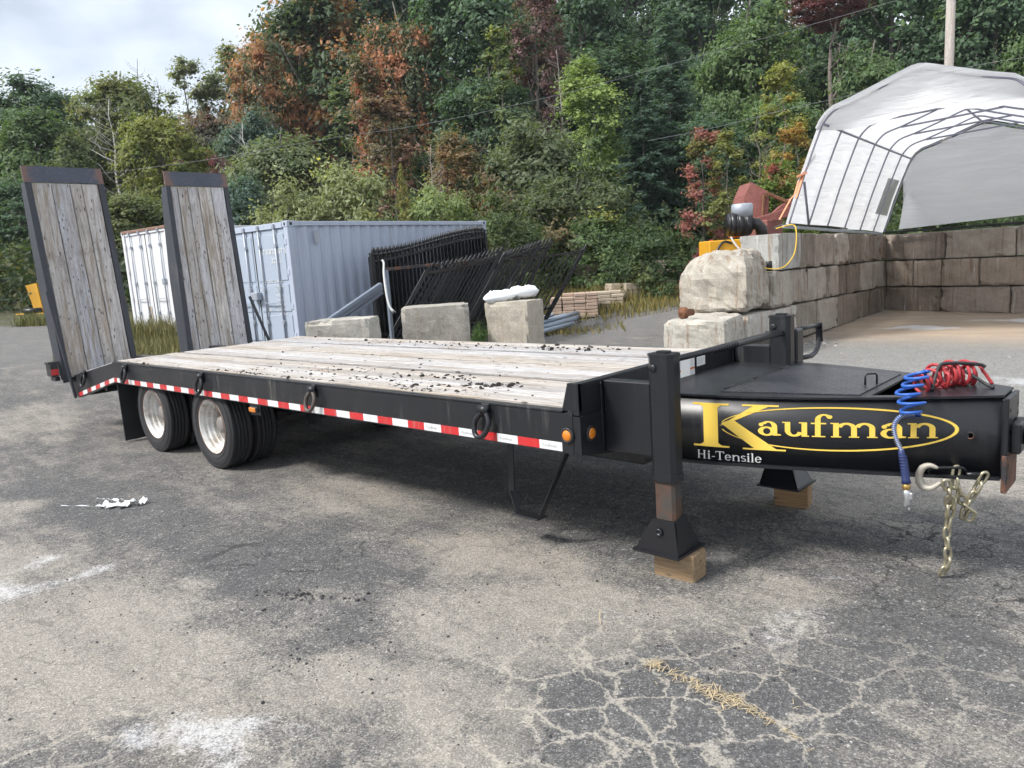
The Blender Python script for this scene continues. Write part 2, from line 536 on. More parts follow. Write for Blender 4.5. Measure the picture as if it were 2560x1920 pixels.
MAT['cont_blue'] = m_cont('pale blue grey container paint', (.41, .46, .56), (.36, .36, .38), .5, .5)
MAT['cont_door'] = m_cont('pale container door paint', (.36, .42, .51), (.36, .38, .40), .35, .35)
MAT['cont_white'] = m_cont('white container paint', (.66, .67, .69), (.5, .47, .43), .4, .35)
MAT['cont_brown'] = m_cont('rust brown container edge', (.22, .12, .085), (.16, .13, .11), .5, .5)
MAT['galv'] = m_simple('galvanised rod', (.36, .39, .44), .45, .3, .15)
MAT['seal'] = m_simple('door seal', (.03, .028, .025), .8)
MAT['iron'] = m_simple('black wrought iron', (.010, .011, .013), .42, .1, .3, 12)
MAT['rope'] = m_simple('white rope', (.72, .72, .70), .9, 0, .15, 40, .5)
MAT['plastic_white'] = m_simple('white plastic bag', (.74, .76, .78), .42, 0, .08, 9, .3, 25)
MAT['pvc'] = m_simple('grey pipe', (.27, .33, .40), .45, 0, .15)
MAT['grey_beam'] = m_simple('grey painted beam', (.16, .19, .24), .5, .1, .2)
MAT['paver'] = m_simple('cream paver', (.46, .39, .30), .92, 0, .25, 7, .5, 40)
MAT['paver_pink'] = m_simple('pinkish paver', (.44, .33, .26), .92, 0, .25, 7, .5, 40)
MAT['beam_grey'] = m_wood('grey timber', 'x', ((.16, .15, .14), (.30, .29, .28)), .2)
MAT['yellow'] = m_cont('worn yellow paint', (.66, .33, .012), (.28, .2, .1), .35, .5)
MAT['orange'] = m_simple('orange paint', (.62, .16, .02), .5, 0, .15)
MAT['black_plastic'] = m_simple('black plastic', (.014, .014, .016), .38, 0, .2)
MAT['pipe_steel'] = m_simple('grey hoop tube', (.26, .27, .33), .42, .4, .15)
MAT['pole_wood'] = m_wood('utility pole wood', 'z', ((.36, .31, .25), (.52, .46, .39)), .2)
MAT['wire'] = m_simple('power cable', (.22, .23, .24), .6)
MAT['cord_yellow'] = m_simple('yellow cord', (.68, .44, .04), .5)
MAT['strap'] = m_simple('faded orange strap', (.72, .30, .16), .8)
MAT['clod'] = m_simple('dark soil clod', (.022, .019, .017), .95, 0, .4, 30, .6, 80)
MAT['straw'] = m_simple('dry straw', (.46, .37, .23), .85, 0, .3, 20)
MAT['grass'] = None


def m_tarp(name, trans=.45, col=(.80, .81, .83)):
    g = G(name, .45); p = g.pos()
    f = g.noise(g.map(p, (.7, .7, 5.5), rot=(.25, .45, 0)), 1.4, 4, .55, .5)
    c = g.mix(g.step(f, .35, .7), tuple(x * .96 for x in col), tuple(min(.95, x * 1.03) for x in col))
    nb = g.bump(f, .5, .07)
    g.done(c, .42, nb)
    tr = g.n('ShaderNodeBsdfTranslucent', {'Color': c, 'Normal': nb}).outputs[0]
    mx = g.n('ShaderNodeMixShader', {0: trans, 1: g.b.outputs[0], 2: tr}).outputs[0]
    g.nt.links.new(mx, g.out.inputs['Surface'])
    return g.m


MAT['tarp'] = m_tarp('white woven tarp', .5, (.90, .91, .93))
MAT['tarp_front'] = m_tarp('white tarp valance', .35, (.92, .92, .93))
MAT['tarp_grey'] = m_tarp('grey translucent curtain', .5, (.80, .81, .83))


def m_window():
    g = G('clear plastic window', .15)
    g.put(g.b.inputs['Alpha'], .7)
    return g.done((.80, .82, .82))


MAT['film'] = m_window()


def m_leaf():
    g = G('leaves', .62)
    A = g.n('ShaderNodeAttribute', attribute_name='tone').outputs['Fac']
    tip = g.n('ShaderNodeAttribute', attribute_name='tip', attribute_type='OBJECT').outputs['Color']
    amt = g.n('ShaderNodeAttribute', attribute_name='turn', attribute_type='OBJECT').outputs['Fac']
    base = g.ocol(); o = g.obj(); r = g.rnd()
    nz = g.noise(g.vmath('ADD', o, g.n('ShaderNodeCombineXYZ', {0: g.math('MULTIPLY', r, 40.0), 1: g.math('MULTIPLY', r, 17.0), 2: 0.0}).outputs[0]), .55, 1, .6)
    k = g.math('ADD', nz, g.math('MULTIPLY', g.math('SUBTRACT', A, .5), .22))
    th = g.math('SUBTRACT', .92, g.math('MULTIPLY', amt, .75))
    f = g.step(g.math('SUBTRACT', k, th), -.04, .07)
    c = g.mix(f, base, tip)
    c = g.mix(1.0, c, g.ramp(A, [(0, (.72, .74, .70)), (.5, (1.0, 1.03, 1.0)), (.85, (1.3, 1.28, 1.2)), (1, (1.7, 1.65, 1.35))]), 'MULTIPLY')
    g.put(g.b.inputs['Specular IOR Level'], .35)
    g.done(c, .55)
    tr = g.n('ShaderNodeBsdfTranslucent', {'Color': g.mix(1.0, c, (1.25, 1.3, .7), 'MULTIPLY')}).outputs[0]
    g.nt.links.new(g.n('ShaderNodeMixShader', {0: .4, 1: g.b.outputs[0], 2: tr}).outputs[0], g.out.inputs['Surface'])
    return g.m


MAT['leaf'] = m_leaf()


def m_bark():
    g = G('bark', .95); p = g.pos()
    f = g.noise(g.map(p, (9, 9, 1.6)), 1.5, 6, .7)
    c = g.mix(1.0, g.ocol(), g.ramp(f, [(.3, (.5, .48, .45)), (.7, (1.3, 1.28, 1.25))]), 'MULTIPLY')
    return g.done(c, .95, g.bump(f, .5, .02))


MAT['bark'] = m_bark()


def m_birch():
    g = G('birch bark', .8); p = g.pos()
    f = g.noise(g.map(p, (2, 2, 14)), 1.5, 5, .7)
    c = g.ramp(f, [(.36, (.12, .10, .08)), (.46, (.58, .56, .52)), (.7, (.72, .70, .66))])
    return g.done(c)


MAT['birch'] = m_birch()


def m_grass():
    g = G('grass blades', .7)
    A = g.n('ShaderNodeAttribute', attribute_name='tone').outputs['Fac']
    c = g.mix(A, (.06, .085, .02), (.30, .25, .09))
    c = g.mix(1.0, c, g.ocol(), 'MULTIPLY')
    return g.done(c, .7)


MAT['grass'] = m_grass()
# ------------------------------------------------------------------ terrain
def spos(t, k=1.0):
    t = np.asarray(t, float)
    return np.where(t / k > 30, t, k * np.log1p(np.exp(np.clip(t / k, -40, 30))))


def terrain(x, y):
    x = np.asarray(x, float); y = np.asarray(y, float)
    w = (x - CAM[0]) * -.685 + (y - CAM[1]) * .729
    q = (x - CAM[0]) * .729 + (y - CAM[1]) * .685
    z = .055 * spos(-x - 7.5, .6)
    z = z + .022 * spos(y - 9, .8) / (1 + np.exp((x + 5.5) * 2.2))
    steep = .17 + .12 / (1 + np.exp(-(q - 2) / 5))
    z = z + steep * spos(w - 29, 2.0)
    z = z + .45 / (1 + np.exp((x + 4.6) * 3)) / (1 + np.exp(-(y - 12.5) * 1.6))
    z = z - .10 * np.exp(-((x + 4) ** 2 + (y + 4) ** 2) / 60) * 0
    return z


def tz(x, y): return float(terrain(x, y))


# where sand, bare dark asphalt, salt bloom and cracking lie in the yard: (x, y, rx, ry, angle[, amount])
ZONES = {
    'sand': [(-1.6, -2.2, 1.7, 1.0, 20), (.0, -.35, .95, .7, 30), (-.2, -1.5, .8, .45, 35), (-.65, -.1, .9, .5, 10), (.5, -1.4, .35, .5, 40), (-3.4, -2.6, 1.6, 1.0, 0), (.95, .35, .55, .35, 20, .8),
             (-2.7, .2, 1.0, .45, 0, .65), (-5.5, -2.2, 1.6, .9, 0, .8), (.9, 3.2, 1.6, 2.4, 0, .75), (2.3, .4, .25, 1.0, 40, .8), (-7.5, -3.0, 2.0, 1.2, 0, .8), (-9.5, -.6, 1.3, 1.2, 0, .7), (1.9, -.1, .3, .5, 40, .5)],
    'dark': [(1.15, -.75, .75, .55, 35), (1.7, .35, .7, .8, 30), (-1.9, -.85, 1.1, .55, 15), (-5.0, -1.2, 1.7, .6, 5), (-.95, -1.35, .55, .45, 30, .8), (1.9, 1.6, 1.4, 1.2, 30, .7), (-3.6, -1.0, 1.2, .5, 0, .8),
             (-.9, -2.45, .35, .3, 0), (.35, -2.0, .5, .25, 35, .8), (-1, 1.4, 2.6, .9, 0, .75)],
    'salt': [(-3.05, -1.97, .42, .22, 10, .9), (-.35, -2.05, .40, .20, 30, .9), (-.7, -2.35, .3, .14, 20, .85), (.98, .05, .4, .18, 20, .5), (1.0, .76, .22, .09, 20, .55), (.35, -.2, .3, .12, 30, .4), (-1.62, 13.2, .85, .34, -8, 1.9),
             (-.1, 14.6, 1.1, .3, -18, 1.9), (.95, 7.4, .4, .5, 0, .9), (-2.6, 10.3, .6, .15, 60, .6)],
    'filled': [(1.1, -.85, 1.35, 1.1, 35), (2.0, .1, .6, .5, 40, .7), (.3, -2.0, .5, .35, 35), (-.9, -2.45, .35, .3, 0)],
    'open': [(1.75, 1.3, 1.3, 1.4, 30), (1.9, .4, .8, .7, 30, .9), (-2.2, -.6, 1.3, .8, 20, .8), (-.3, 1.0, 2.0, 1.0, 0, .7), (-4.6, -.4, 1.4, .8, 10, .7)],
}


def sstep(t, lo, hi):
    t = np.clip((t - lo) / (hi - lo), 0, 1); return t * t * (3 - 2 * t)


def build_ground():
    xs = np.concatenate([np.linspace(-150, -40, 24)[:-1], np.linspace(-40, -12, 50)[:-1], np.linspace(-12, -6, 60)[:-1], np.linspace(-6, 3, 150)[:-1], np.linspace(3, 12, 30)[:-1], np.linspace(12, 90, 20)])
    ys = np.concatenate([np.linspace(-60, -6, 16)[:-1], np.linspace(-6, -3.2, 20)[:-1], np.linspace(-3.2, 2.5, 95)[:-1], np.linspace(2.5, 20, 110)[:-1], np.linspace(20, 60, 40)[:-1], np.linspace(60, 160, 20)])
    X, Y = np.meshgrid(xs, ys)
    Z = terrain(X, Y)
    V = np.stack([X, Y, Z], -1).reshape(-1, 3)
    nx = len(xs); ny = len(ys)
    I, J = np.meshgrid(np.arange(nx - 1), np.arange(ny - 1))
    a = (J * nx + I).ravel()
    me = arr_mesh('ground', V, np.stack([a, a + 1, a + nx + 1, a + nx], 1), smooth=True)
    near = (np.abs(V[:, 0] + 4) < 14) & (V[:, 1] > -6) & (V[:, 1] < 20)
    dx = np.zeros(len(V)); dy = np.zeros(len(V)); n1 = np.zeros(len(V))
    for i in np.nonzero(near)[0]:
        p = Vector((V[i, 0] * 1.5, V[i, 1] * 1.5, 0))
        dx[i] = mnoise.fractal(p, 1.0, 2.0, 4) * .38; dy[i] = mnoise.fractal(p + Vector((31, 17, 5)), 1.0, 2.0, 4) * .38
    for i in range(len(V)):
        n1[i] = mnoise.fractal(Vector((V[i, 0] * .5, V[i, 1] * .5, 9)), 1.0, 2.0, 3) * .35
    xd, yd = V[:, 0] + dx, V[:, 1] + dy
    masks = {}
    for nm, lst in ZONES.items():
        m = np.zeros(len(V))
        for b in lst:
            c, s = math.cos(R(b[4])), math.sin(R(b[4])); ex, ey = xd - b[0], yd - b[1]
            L = np.hypot((ex * c + ey * s) / b[2], (-ex * s + ey * c) / b[3])
            m = np.maximum(m, sstep(L, 1.2, .3) * (b[5] if len(b) > 5 else 1.0))
        masks[nm] = m
    masks['bay'] = sstep(yd, 9.9, 12.6) * sstep(xd, -3.7, -3.0)
    masks['gravel'] = sstep(yd, 3.2, 6.0) * sstep(V[:, 0], -4.5, -2.5)
    far = (V[:, 0] - CAM[0]) * -.685 + (V[:, 1] - CAM[1]) * .729 + n1 * 7
    masks['edge'] = sstep(far, 14, 17) * sstep(V[:, 0], -3.6, -4.6)
    masks['litter'] = sstep(far, 21.5, 24)
    for nm, m in masks.items():
        at_ = me.attributes.new(nm, 'FLOAT', 'POINT'); at_.data.foreach_set('value', m.astype(np.float32))
    o = new_obj('ground', me, m_ground())
    tag(o, 'cracked grey asphalt yard dusted with sand, rising to a wooded slope', None, kind='structure')


def m_ground():
    g = G('worn asphalt yard', .92)
    P2 = g.pos()
    A = lambda nm: g.n('ShaderNodeAttribute', attribute_name=nm).outputs['Fac']
    n2 = g.noise(P2, 2.6, 4, .65); n3 = g.noise(P2, 11, 3, .65)
    streak = g.noise(g.map(P2, (.9, 3.2, 1), rot=(0, 0, R(-38))), 1.3, 4, .62)
    aggv = g.n('ShaderNodeSeparateColor', {0: g.voro(P2, 165, 'F1', 'Color')}).outputs[0]
    agg2 = g.n('ShaderNodeSeparateColor', {0: g.voro(P2, 62, 'F1', 'Color')}).outputs[1]
    asph = g.mix(n2, (.062, .062, .065), (.140, .138, .135))
    asph = g.mix(1.0, asph, g.ramp(aggv, [(0, (.6, .6, .6)), (.6, (.95, .95, .95)), (.88, (1.3, 1.3, 1.28)), (1, (2.6, 2.5, 2.4))]), 'MULTIPLY')
    asph = g.mix(1.0, asph, g.ramp(agg2, [(0, (.7, .7, .7)), (.9, (1.1, 1.1, 1.1)), (.975, (1.5, 1.5, 1.45)), (1, (2.4, 2.4, 2.3))]), 'MULTIPLY')
    # sand and dust lying on it
    cov = g.math('ADD', g.math('MULTIPLY', A('sand'), .56), g.math('MULTIPLY', g.math('SUBTRACT', streak, .5), 1.2))
    cov = g.math('ADD', cov, g.math('MULTIPLY', g.math('SUBTRACT', n2, .5), .8))
    cov = g.math('SUBTRACT', cov, g.math('MULTIPLY', A('dark'), .38))
    fine = g.noise(P2, 75, 2, .7); mott = g.noise(P2, 19, 3, .7)
    cov2 = g.math('ADD', cov, g.math('ADD', g.math('MULTIPLY', g.math('SUBTRACT', fine, .5), 1.7), g.math('MULTIPLY', g.math('SUBTRACT', mott, .5), 1.1)))
    sandc = g.mix(g.math('ADD', g.math('MULTIPLY', n3, .5), g.math('MULTIPLY', streak, .5)), (.215, .190, .158), (.42, .388, .34))
    sandc = g.mix(1.0, sandc, g.ramp(aggv, [(0, (.66, .66, .66)), (.7, (1, 1, 1)), (1, (1.45, 1.45, 1.45))]), 'MULTIPLY')
    c = g.mix(g.math('MULTIPLY', g.step(cov2, -.25, .6), .88), asph, sandc)
    # cracks, open or filled with sand
    Pc = g.vmath('ADD', P2, g.vmath('MULTIPLY', g.vmath('SUBTRACT', g.noise(P2, 7.0, 4, .7, out='Color'), (.5, .5, .5)), (.20, .20, 0)))
    e1 = g.voro(Pc, 3.9, 'DISTANCE_TO_EDGE')
    lightc = g.math('MULTIPLY', g.math('MULTIPLY', g.step(e1, .05, .004), A('filled')), g.step(g.math('ADD', n2, n3), .62, 1.0))
    lightc = g.math('MULTIPLY', lightc, g.step(g.math('ADD', fine, g.math('MULTIPLY', mott, .6)), .55, .85))
    c = g.mix(g.math('MULTIPLY', g.math('MULTIPLY', A('filled'), g.step(e1, .03, .10)), .45), c, asph)
    c = g.mix(g.math('MULTIPLY', lightc, .72), c, (.42, .385, .325))
    e2 = g.voro(Pc, 8.0, 'DISTANCE_TO_EDGE')
    dk = g.math('MAXIMUM', g.step(e1, .028, .006), g.math('MULTIPLY', g.step(e2, .045, .008), g.step(n3, .40, .62)))
    dk = g.math('MULTIPLY', g.math('MULTIPLY', dk, g.step(n2, .34, .52)), g.math('SUBTRACT', g.math('MAXIMUM', A('open'), .36), A('filled'), clamp=True))
    c = g.mix(g.math('MULTIPLY', dk, .9), c, (.012, .012, .013))
    grav = g.mix(1.0, (.22, .215, .205), g.ramp(g.math('MULTIPLY_ADD', agg2, .5, g.math('MULTIPLY', aggv, .5)), [(0, (.5, .5, .5)), (.5, (1, 1, 1)), (1, (1.85, 1.85, 1.8))]), 'MULTIPLY')
    silt = g.mix(g.noise(g.map(P2, (.5, 1.8, 1), rot=(0, 0, R(-15))), 1.6, 4, .6), (.24, .165, .11), (.50, .41, .31))
    c = g.mix(g.math('MULTIPLY', A('gravel'), .8), c, grav)
    c = g.mix(g.math('MULTIPLY', A('bay'), .95), c, silt)
    salt = A('salt')
    sf = g.math('ADD', salt, g.math('ADD', g.math('MULTIPLY', g.math('SUBTRACT', fine, .5), 1.6), g.math('MULTIPLY', g.math('SUBTRACT', mott, .5), 1.5)))
    sf = g.math('MULTIPLY', g.step(sf, .25, 1.45), g.step(salt, .02, .3))
    c = g.mix(g.math('MULTIPLY', sf, .62), c, (.66, .67, .69))
    c = g.mix(g.math('MULTIPLY', A('edge'), .7), c, g.mix(n3, (.10, .098, .095), (.19, .185, .178)))
    c = g.mix(A('litter'), c, g.mix(g.step(n3, .35, .65), (.03, .038, .014), (.085, .08, .035)))
    h = g.math('ADD', g.math('MULTIPLY', fine, .8), g.math('MULTIPLY', aggv, .6))
    return g.done(c, .93, g.bump(h, .55, .007))


build_ground()
# ------------------------------------------------------------------ the trailer
W = 2.59; ZB, ZT, ZH = .743, .975, 1.150; LX, RX = -6.94, -8.353; DROP = .222
YC = W / 2
trailer = empty('flatbed_trailer', (0, 0, 0))
tag(trailer, 'black flatbed equipment trailer with weathered wood deck and two raised loading ramps', 'trailer')
BK, BC = MAT['black'], MAT['black_clean']

for side in (0, 1):
    y0 = 0.0 if side == 0 else W - .06
    m = MB()
    prof = [(-.057, ZB), (-.057, ZT), (LX, ZT), (RX, ZT - DROP), (RX + .05, ZB - .285), (LX - .02, ZB)]
    m.prism([(x, y0, z) for x, z in prof], (0, .06, 0))
    # deck edge angle
    m.box(LX, -.127, y0 + (.002 if side == 0 else -.0), y0 + (.06 if side == 0 else .058), ZT + .0005, ZT + .016, .003)
    m.build('side_rail', BK, trailer)

# frame beams and cross members below the deck
for yy in (.72, W - .72 - .12):
    MB().box(-8.15, -.06, yy, yy + .12, .50, .925, .01).build('frame_beam', BK, trailer)
for i in range(13):
    x = -.5 - i * .58
    z0 = .80 if x > LX else .60
    MB().box(x - .04, x + .04, .062, W - .062, z0, z0 + .12, .004).build('cross_member', BK, trailer)
# rear sill
m = MB().box(RX - .10, RX + .04, .0, W, .47, ZT - DROP - .02, .008)
m.build('rear_sill', BK, trailer)

# headboard
m = MB()
lower = [(0, ZB), (.38, .68), (.72, .595), (W - .72, .595), (W - .38, .68), (W, ZB), (W, .962), (0, .962)]
m.prism([(-.055, y, z) for y, z in lower], (.055, 0, 0))
m.box(-.050, -.006, .003, W - .003, .965, ZH, .004)
m.build('headboard', BC, trailer)
for s, y0 in ((0, 0.0), (1, W - .028)):
    MB().prism([(-.006, y0, ZT + .018), (-.006, y0, ZH - .001), (-.078, y0, ZH - .001), (-.125, y0, ZT + .018)], (0, .028, 0)).build('headboard_wing', BC, trailer)

# deck planks (each its own board)
rng = random.Random(5)
def planks(y0, y1, n):
    w = (y1 - y0) / n
    for i in range(n):
        ww = w - .014
        L0 = 6.79
        m = MB(); seg = 14
        prev = None
        vs = []; fs = []
        for k in range(seg + 1):
            x = L0 / 2 - L0 * k / seg
            dz = rng.uniform(-.0035, .0035); dy = rng.uniform(-.0015, .0015)
            vs += [(x, -ww / 2 + dy, -.022), (x, -ww / 2 + dy, .018 + dz), (x, -ww / 2 + .006 + dy, .023 + dz), (x, ww / 2 - .006 + dy, .023 + dz), (x, ww / 2 + dy, .018 + dz), (x, ww / 2 + dy, -.022)]
            if k:
                a = (k - 1) * 6; b = k * 6
                for q in range(6): fs.append((a + q, a + (q + 1) % 6, b + (q + 1) % 6, b + q))
        fs.append((0, 1, 2, 3, 4, 5)); fs.append(tuple(seg * 6 + q for q in range(6)))
        m.add(vs, fs)
        m.build('deck_plank', MAT['deck'], trailer, loc=(-.13 - L0 / 2, y0 + w * (i + .5), ZT + rng.uniform(-.003, .003)))
        # the same run on the sloping tail
        L1 = math.hypot(RX - LX, DROP)
        MB().box(-L1 / 2 + .01, L1 / 2 - .02, -ww / 2, ww / 2, -.022, .022, .005).build('tail_plank', MAT['deck'], trailer,
            loc=((LX + RX) / 2, y0 + w * (i + .5), ZT - DROP / 2 - .002), rot=(0, -math.atan2(DROP, LX - RX), 0))


planks(.064, .775, 4); planks(.85, 1.37, 3); planks(1.41, 1.93, 3); planks(2.02, W - .064, 3)
for (a, b) in ((.779, .846), (1.374, 1.406), (1.934, 2.016)):
    MB().box(LX, -.13, a, b, ZT - .03, ZT + .010, .003).build('deck_channel', MAT['rail_dark'], trailer)

# reflective tape
def tape(x0, z0, x1, z1, red):
    a = MB()
    a.prism([(x0, -.0025, z0), (x1, -.0025, z1), (x1, -.0025, z1 + .052), (x0, -.0025, z0 + .052)], (0, .0022, 0))
    return a.build('reflective_tape', MAT['tape_red' if red else 'tape_white'], trailer)


x = -.137; k = 0
while x - .172 > LX:
    tape(x - .1715, .751, x, .751, k % 2 == 1); x -= .172; k += 1
tape(LX, .751, x, .751, k % 2 == 1)
x = LX - .003
while x - .165 > RX + .04:
    k += 1
    zz = lambda t: .751 + (t - LX) * .205 - .0
    tape(x - .1645, zz(x - .1645), x, zz(x), k % 2 == 1); x -= .165
# faint printing on the nearest white tapes
def text_mesh(name, body, size, mat, parent, M, extrude=.0006):
    c = bpy.data.curves.new(name, 'FONT'); c.body = body; c.size = size; c.extrude = extrude
    c.resolution_u = 2
    t = bpy.data.objects.new(name + '_tmp', c); COL.objects.link(t)
    dg = bpy.context.evaluated_depsgraph_get()
    me = bpy.data.meshes.new_from_object(t.evaluated_get(dg)); me.name = name
    bpy.data.objects.remove(t, do_unlink=True)
    me.transform(M)
    return new_obj(name, me, mat, parent)


FRONT = lambda x, y, z: Matrix.Translation((x, y, z)) @ Matrix.Rotation(R(90), 4, 'X')          # faces -Y
XFACE = lambda x, y, z: Matrix.Translation((x, y, z)) @ Matrix.Rotation(R(90), 4, 'Z') @ Matrix.Rotation(R(90), 4, 'X')  # faces +X
for i in range(4):
    text_mesh('tape_lettering', 'Kaufman', .030, MAT['ink_grey'], trailer, FRONT(-.137 - .344 * i - .148, -.0034, .768))

# tie-down rings
def d_ring(x, z):
    b = MB()
    b.box(x - .034, x + .034, -.016, .0005, z - .05, z + .05, .006)
    b.tube([(x - .038, -.026, z + .014), (x + .038, -.026, z + .014)], .027, 12)
    b.box(x - .036, x + .036, -.045, -.012, z - .004, z + .036, .01)
    o = b.build('d_ring_bracket', BC, trailer)
    pts = []
    for i in range(26):
        a = 2 * math.pi * i / 26
        px = .060 * math.cos(a); pz = .082 * math.sin(a)
        if pz > .02: px *= 1 - .45 * ((pz - .02) / .062)
        pts.append((x - .008 + px + pz * .18, -.030 - .016 * (1 - math.sin(a)), z - .075 + pz))
    MB().tube(pts, .0165, 9, closed=True).build('ring', MAT['ring_steel'] if x < -2 and x > -3 else BC, o)


MAT['ring_steel'] = m_simple('bare dirty steel', (.10, .085, .075), .55, .3, .3, 20)
for x, z in ((-.73, .935), (-2.65, .935), (-4.6, .935), (-6.5, .935), (-7.89, .80)):
    d_ring(x, z)

# marker lamps
def lamp(M, name='marker_lamp'):
    b = MB(); b.lathe([(.047, .0), (.047, .008), (.04, .013), (.034, .013), (.032, .006)], (0, 0, 0), 'z', 24)
    b.v = [tuple(M @ Vector(p)) for p in b.v]
    o = b.build(name, MAT['rubber'], trailer)
    b = MB(); b.lathe([(.033, .004), (.032, .012), (.022, .017), (.0, .019)], (0, 0, 0), 'z', 20)
    b.v = [tuple(M @ Vector(p)) for p in b.v]
    b.build('amber_lens', MAT['amber'], o)


lamp(Matrix.Translation((-.092, -.002, .849)) @ Matrix.Rotation(R(90), 4, 'X'))
lamp(Matrix.Translation((.0, .091, .853)) @ Matrix.Rotation(R(90), 4, 'Y'))
b = MB().box(-3.76, -3.58, .012, .022, .642, .742, .003)
sd = b.build('side_marker_lamp', BC, trailer)
MB().box(-3.735, -3.605, -.008, .012, .665, .722, .008).build('lamp_base', MAT['rubber'], sd)
MB().box(-3.725, -3.615, -.022, -.007, .672, .715, .010).build('amber_lens', MAT['amber'], sd)

# mud flaps
for y0, y1 in ((.02, .62), (W - .62, W - .02)):
    m = MB(); m.box(-6.945, -6.93, y0, y1, .03, ZB - .002, .003)
    m.build('mud_flap', MAT['rubber'], trailer)

# wheels
RT = .430
def tyre_mesh():
    prof = [(.275, .018)]
    for a in range(0, 9):
        t = a / 8
        prof.append((.285 + .125 * t, .018 - .018 * math.sin(math.pi * (t * .85 + .12))))
    prof += [(.424, .012), (.429, .026)]
    y = .026
    gro = [.062, .098, .134, .170]
    for g0 in gro:
        prof += [(RT, g0 - .006), (RT - .013, g0 - .004), (RT - .013, g0 + .004), (RT, g0 + .006)]
    prof += [(.429, .206), (.424, .22)]
    for a in range(8, -1, -1):
        t = a / 8
        prof.append((.285 + .125 * t, .214 + .018 * math.sin(math.pi * (t * .85 + .12))))
    prof.append((.275, .214))
    m = MB(); m.lathe(prof, (0, 0, 0), 'y', 56, True, closed=True)
    # shoulder ribs on the sidewall
    for rr in (.318, .395):
        m.lathe([(rr - .003, .003), (rr, -.003), (rr + .003, .003)], (0, 0, 0), 'y', 48, True, cap=False)
    return m.mesh('tyre')


def rim_mesh():
    m = MB()
    m.lathe([(.262, .030), (.276, .022), (.279, .012), (.272, .008), (.262, .014), (.255, .03), (.247, .045), (.246, .072), (.232, .085), (.226, .115), (.214, .128), (.210, .165), (.206, .170)], (0, 0, 0), 'y', 72, False, cap=False)
    return m.mesh('rim')


TY, RM = tyre_mesh(), rim_mesh()
for me in (TY, RM):
    for e in me.polygons: pass
def hub_mesh():
    m = MB()
    m.lathe([(.2075, .168), (.19, .180), (.165, .172), (.135, .176), (.118, .165), (.10, .160), (.096, .14), (.082, .128), (.078, .098), (.06, .09), (.0, .09)], (0, 0, 0), 'y', 32)
    for i in range(10):
        a = 2 * math.pi * i / 10
        m.lathe([(.013, .176), (.013, .155), (.0, .150)], (.143 * math.cos(a), 0, .143 * math.sin(a)), 'y', 6, False)
    return m.mesh('hub')


HB = hub_mesh()
RE = MB().tube([(.2735 * math.cos(a), .0105, .2735 * math.sin(a)) for a in np.linspace(0, 2 * math.pi, 49)[:-1]], .0042, 6, closed=True).mesh('rim_edge')
for ax in (-4.659, -6.053):
    for s in (0, 1):
        for dual in (0, 1):
            y = (.04 + dual * .26) if s == 0 else (W - .04 - dual * .26)
            w = empty('wheel', (ax, y, RT - .004), R(180) if s else 0, trailer)
            new_obj('tyre', TY, MAT['tyre'], w, rot=(0, rng.uniform(0, 6), 0))
            new_obj('rim', RM, MAT['rim'], w); new_obj('rim_edge', RE, MAT['rust'], w)
            if dual == 0: new_obj('hub', HB, MAT['hub'], w)
    MB().tube([(ax, .3, RT), (ax, W - .3, RT)], .06, 12).build('axle', BK, trailer)
    for yy in (.78, W - .78):
        m = MB()
        m.box(ax - .45, ax + .45, yy - .04, yy + .04, .50, .545, .006); m.box(ax - .38, ax + .38, yy - .04, yy + .04, .455, .497, .006)
        m.box(ax - .08, ax + .08, yy - .06, yy + .06, .36, .62, .01)
        m.build('leaf_spring', BK, trailer)
for yy in (.78, W - .78):
    m = MB(); m.prism([(-3.95, yy - .04, .70), (-4.15, yy - .04, .70), (-4.02, yy - .04, .38), (-3.90, yy - .04, .38)], (0, .08, 0))
    m.build('spring_hanger', BK, trailer)
MB().tube([(-3.2, 1.0, .58), (-3.2, 1.75, .58)], .13, 16).build('air_tank', BK, trailer)

# step below the deck
m = MB()
m.bar((-.775, .25, .80), (-.80, .25, .34), .05, .012, .002); m.bar((-.80, .25, .345), (-.755, .25, .195), .05, .012, .002)
m.bar((-.235, .25, .80), (-.555, .25, .215), .05, .012, .002)
m.box(-.765, -.545, .20, .30, .192, .202, .002)
m.build('step', BC, trailer)

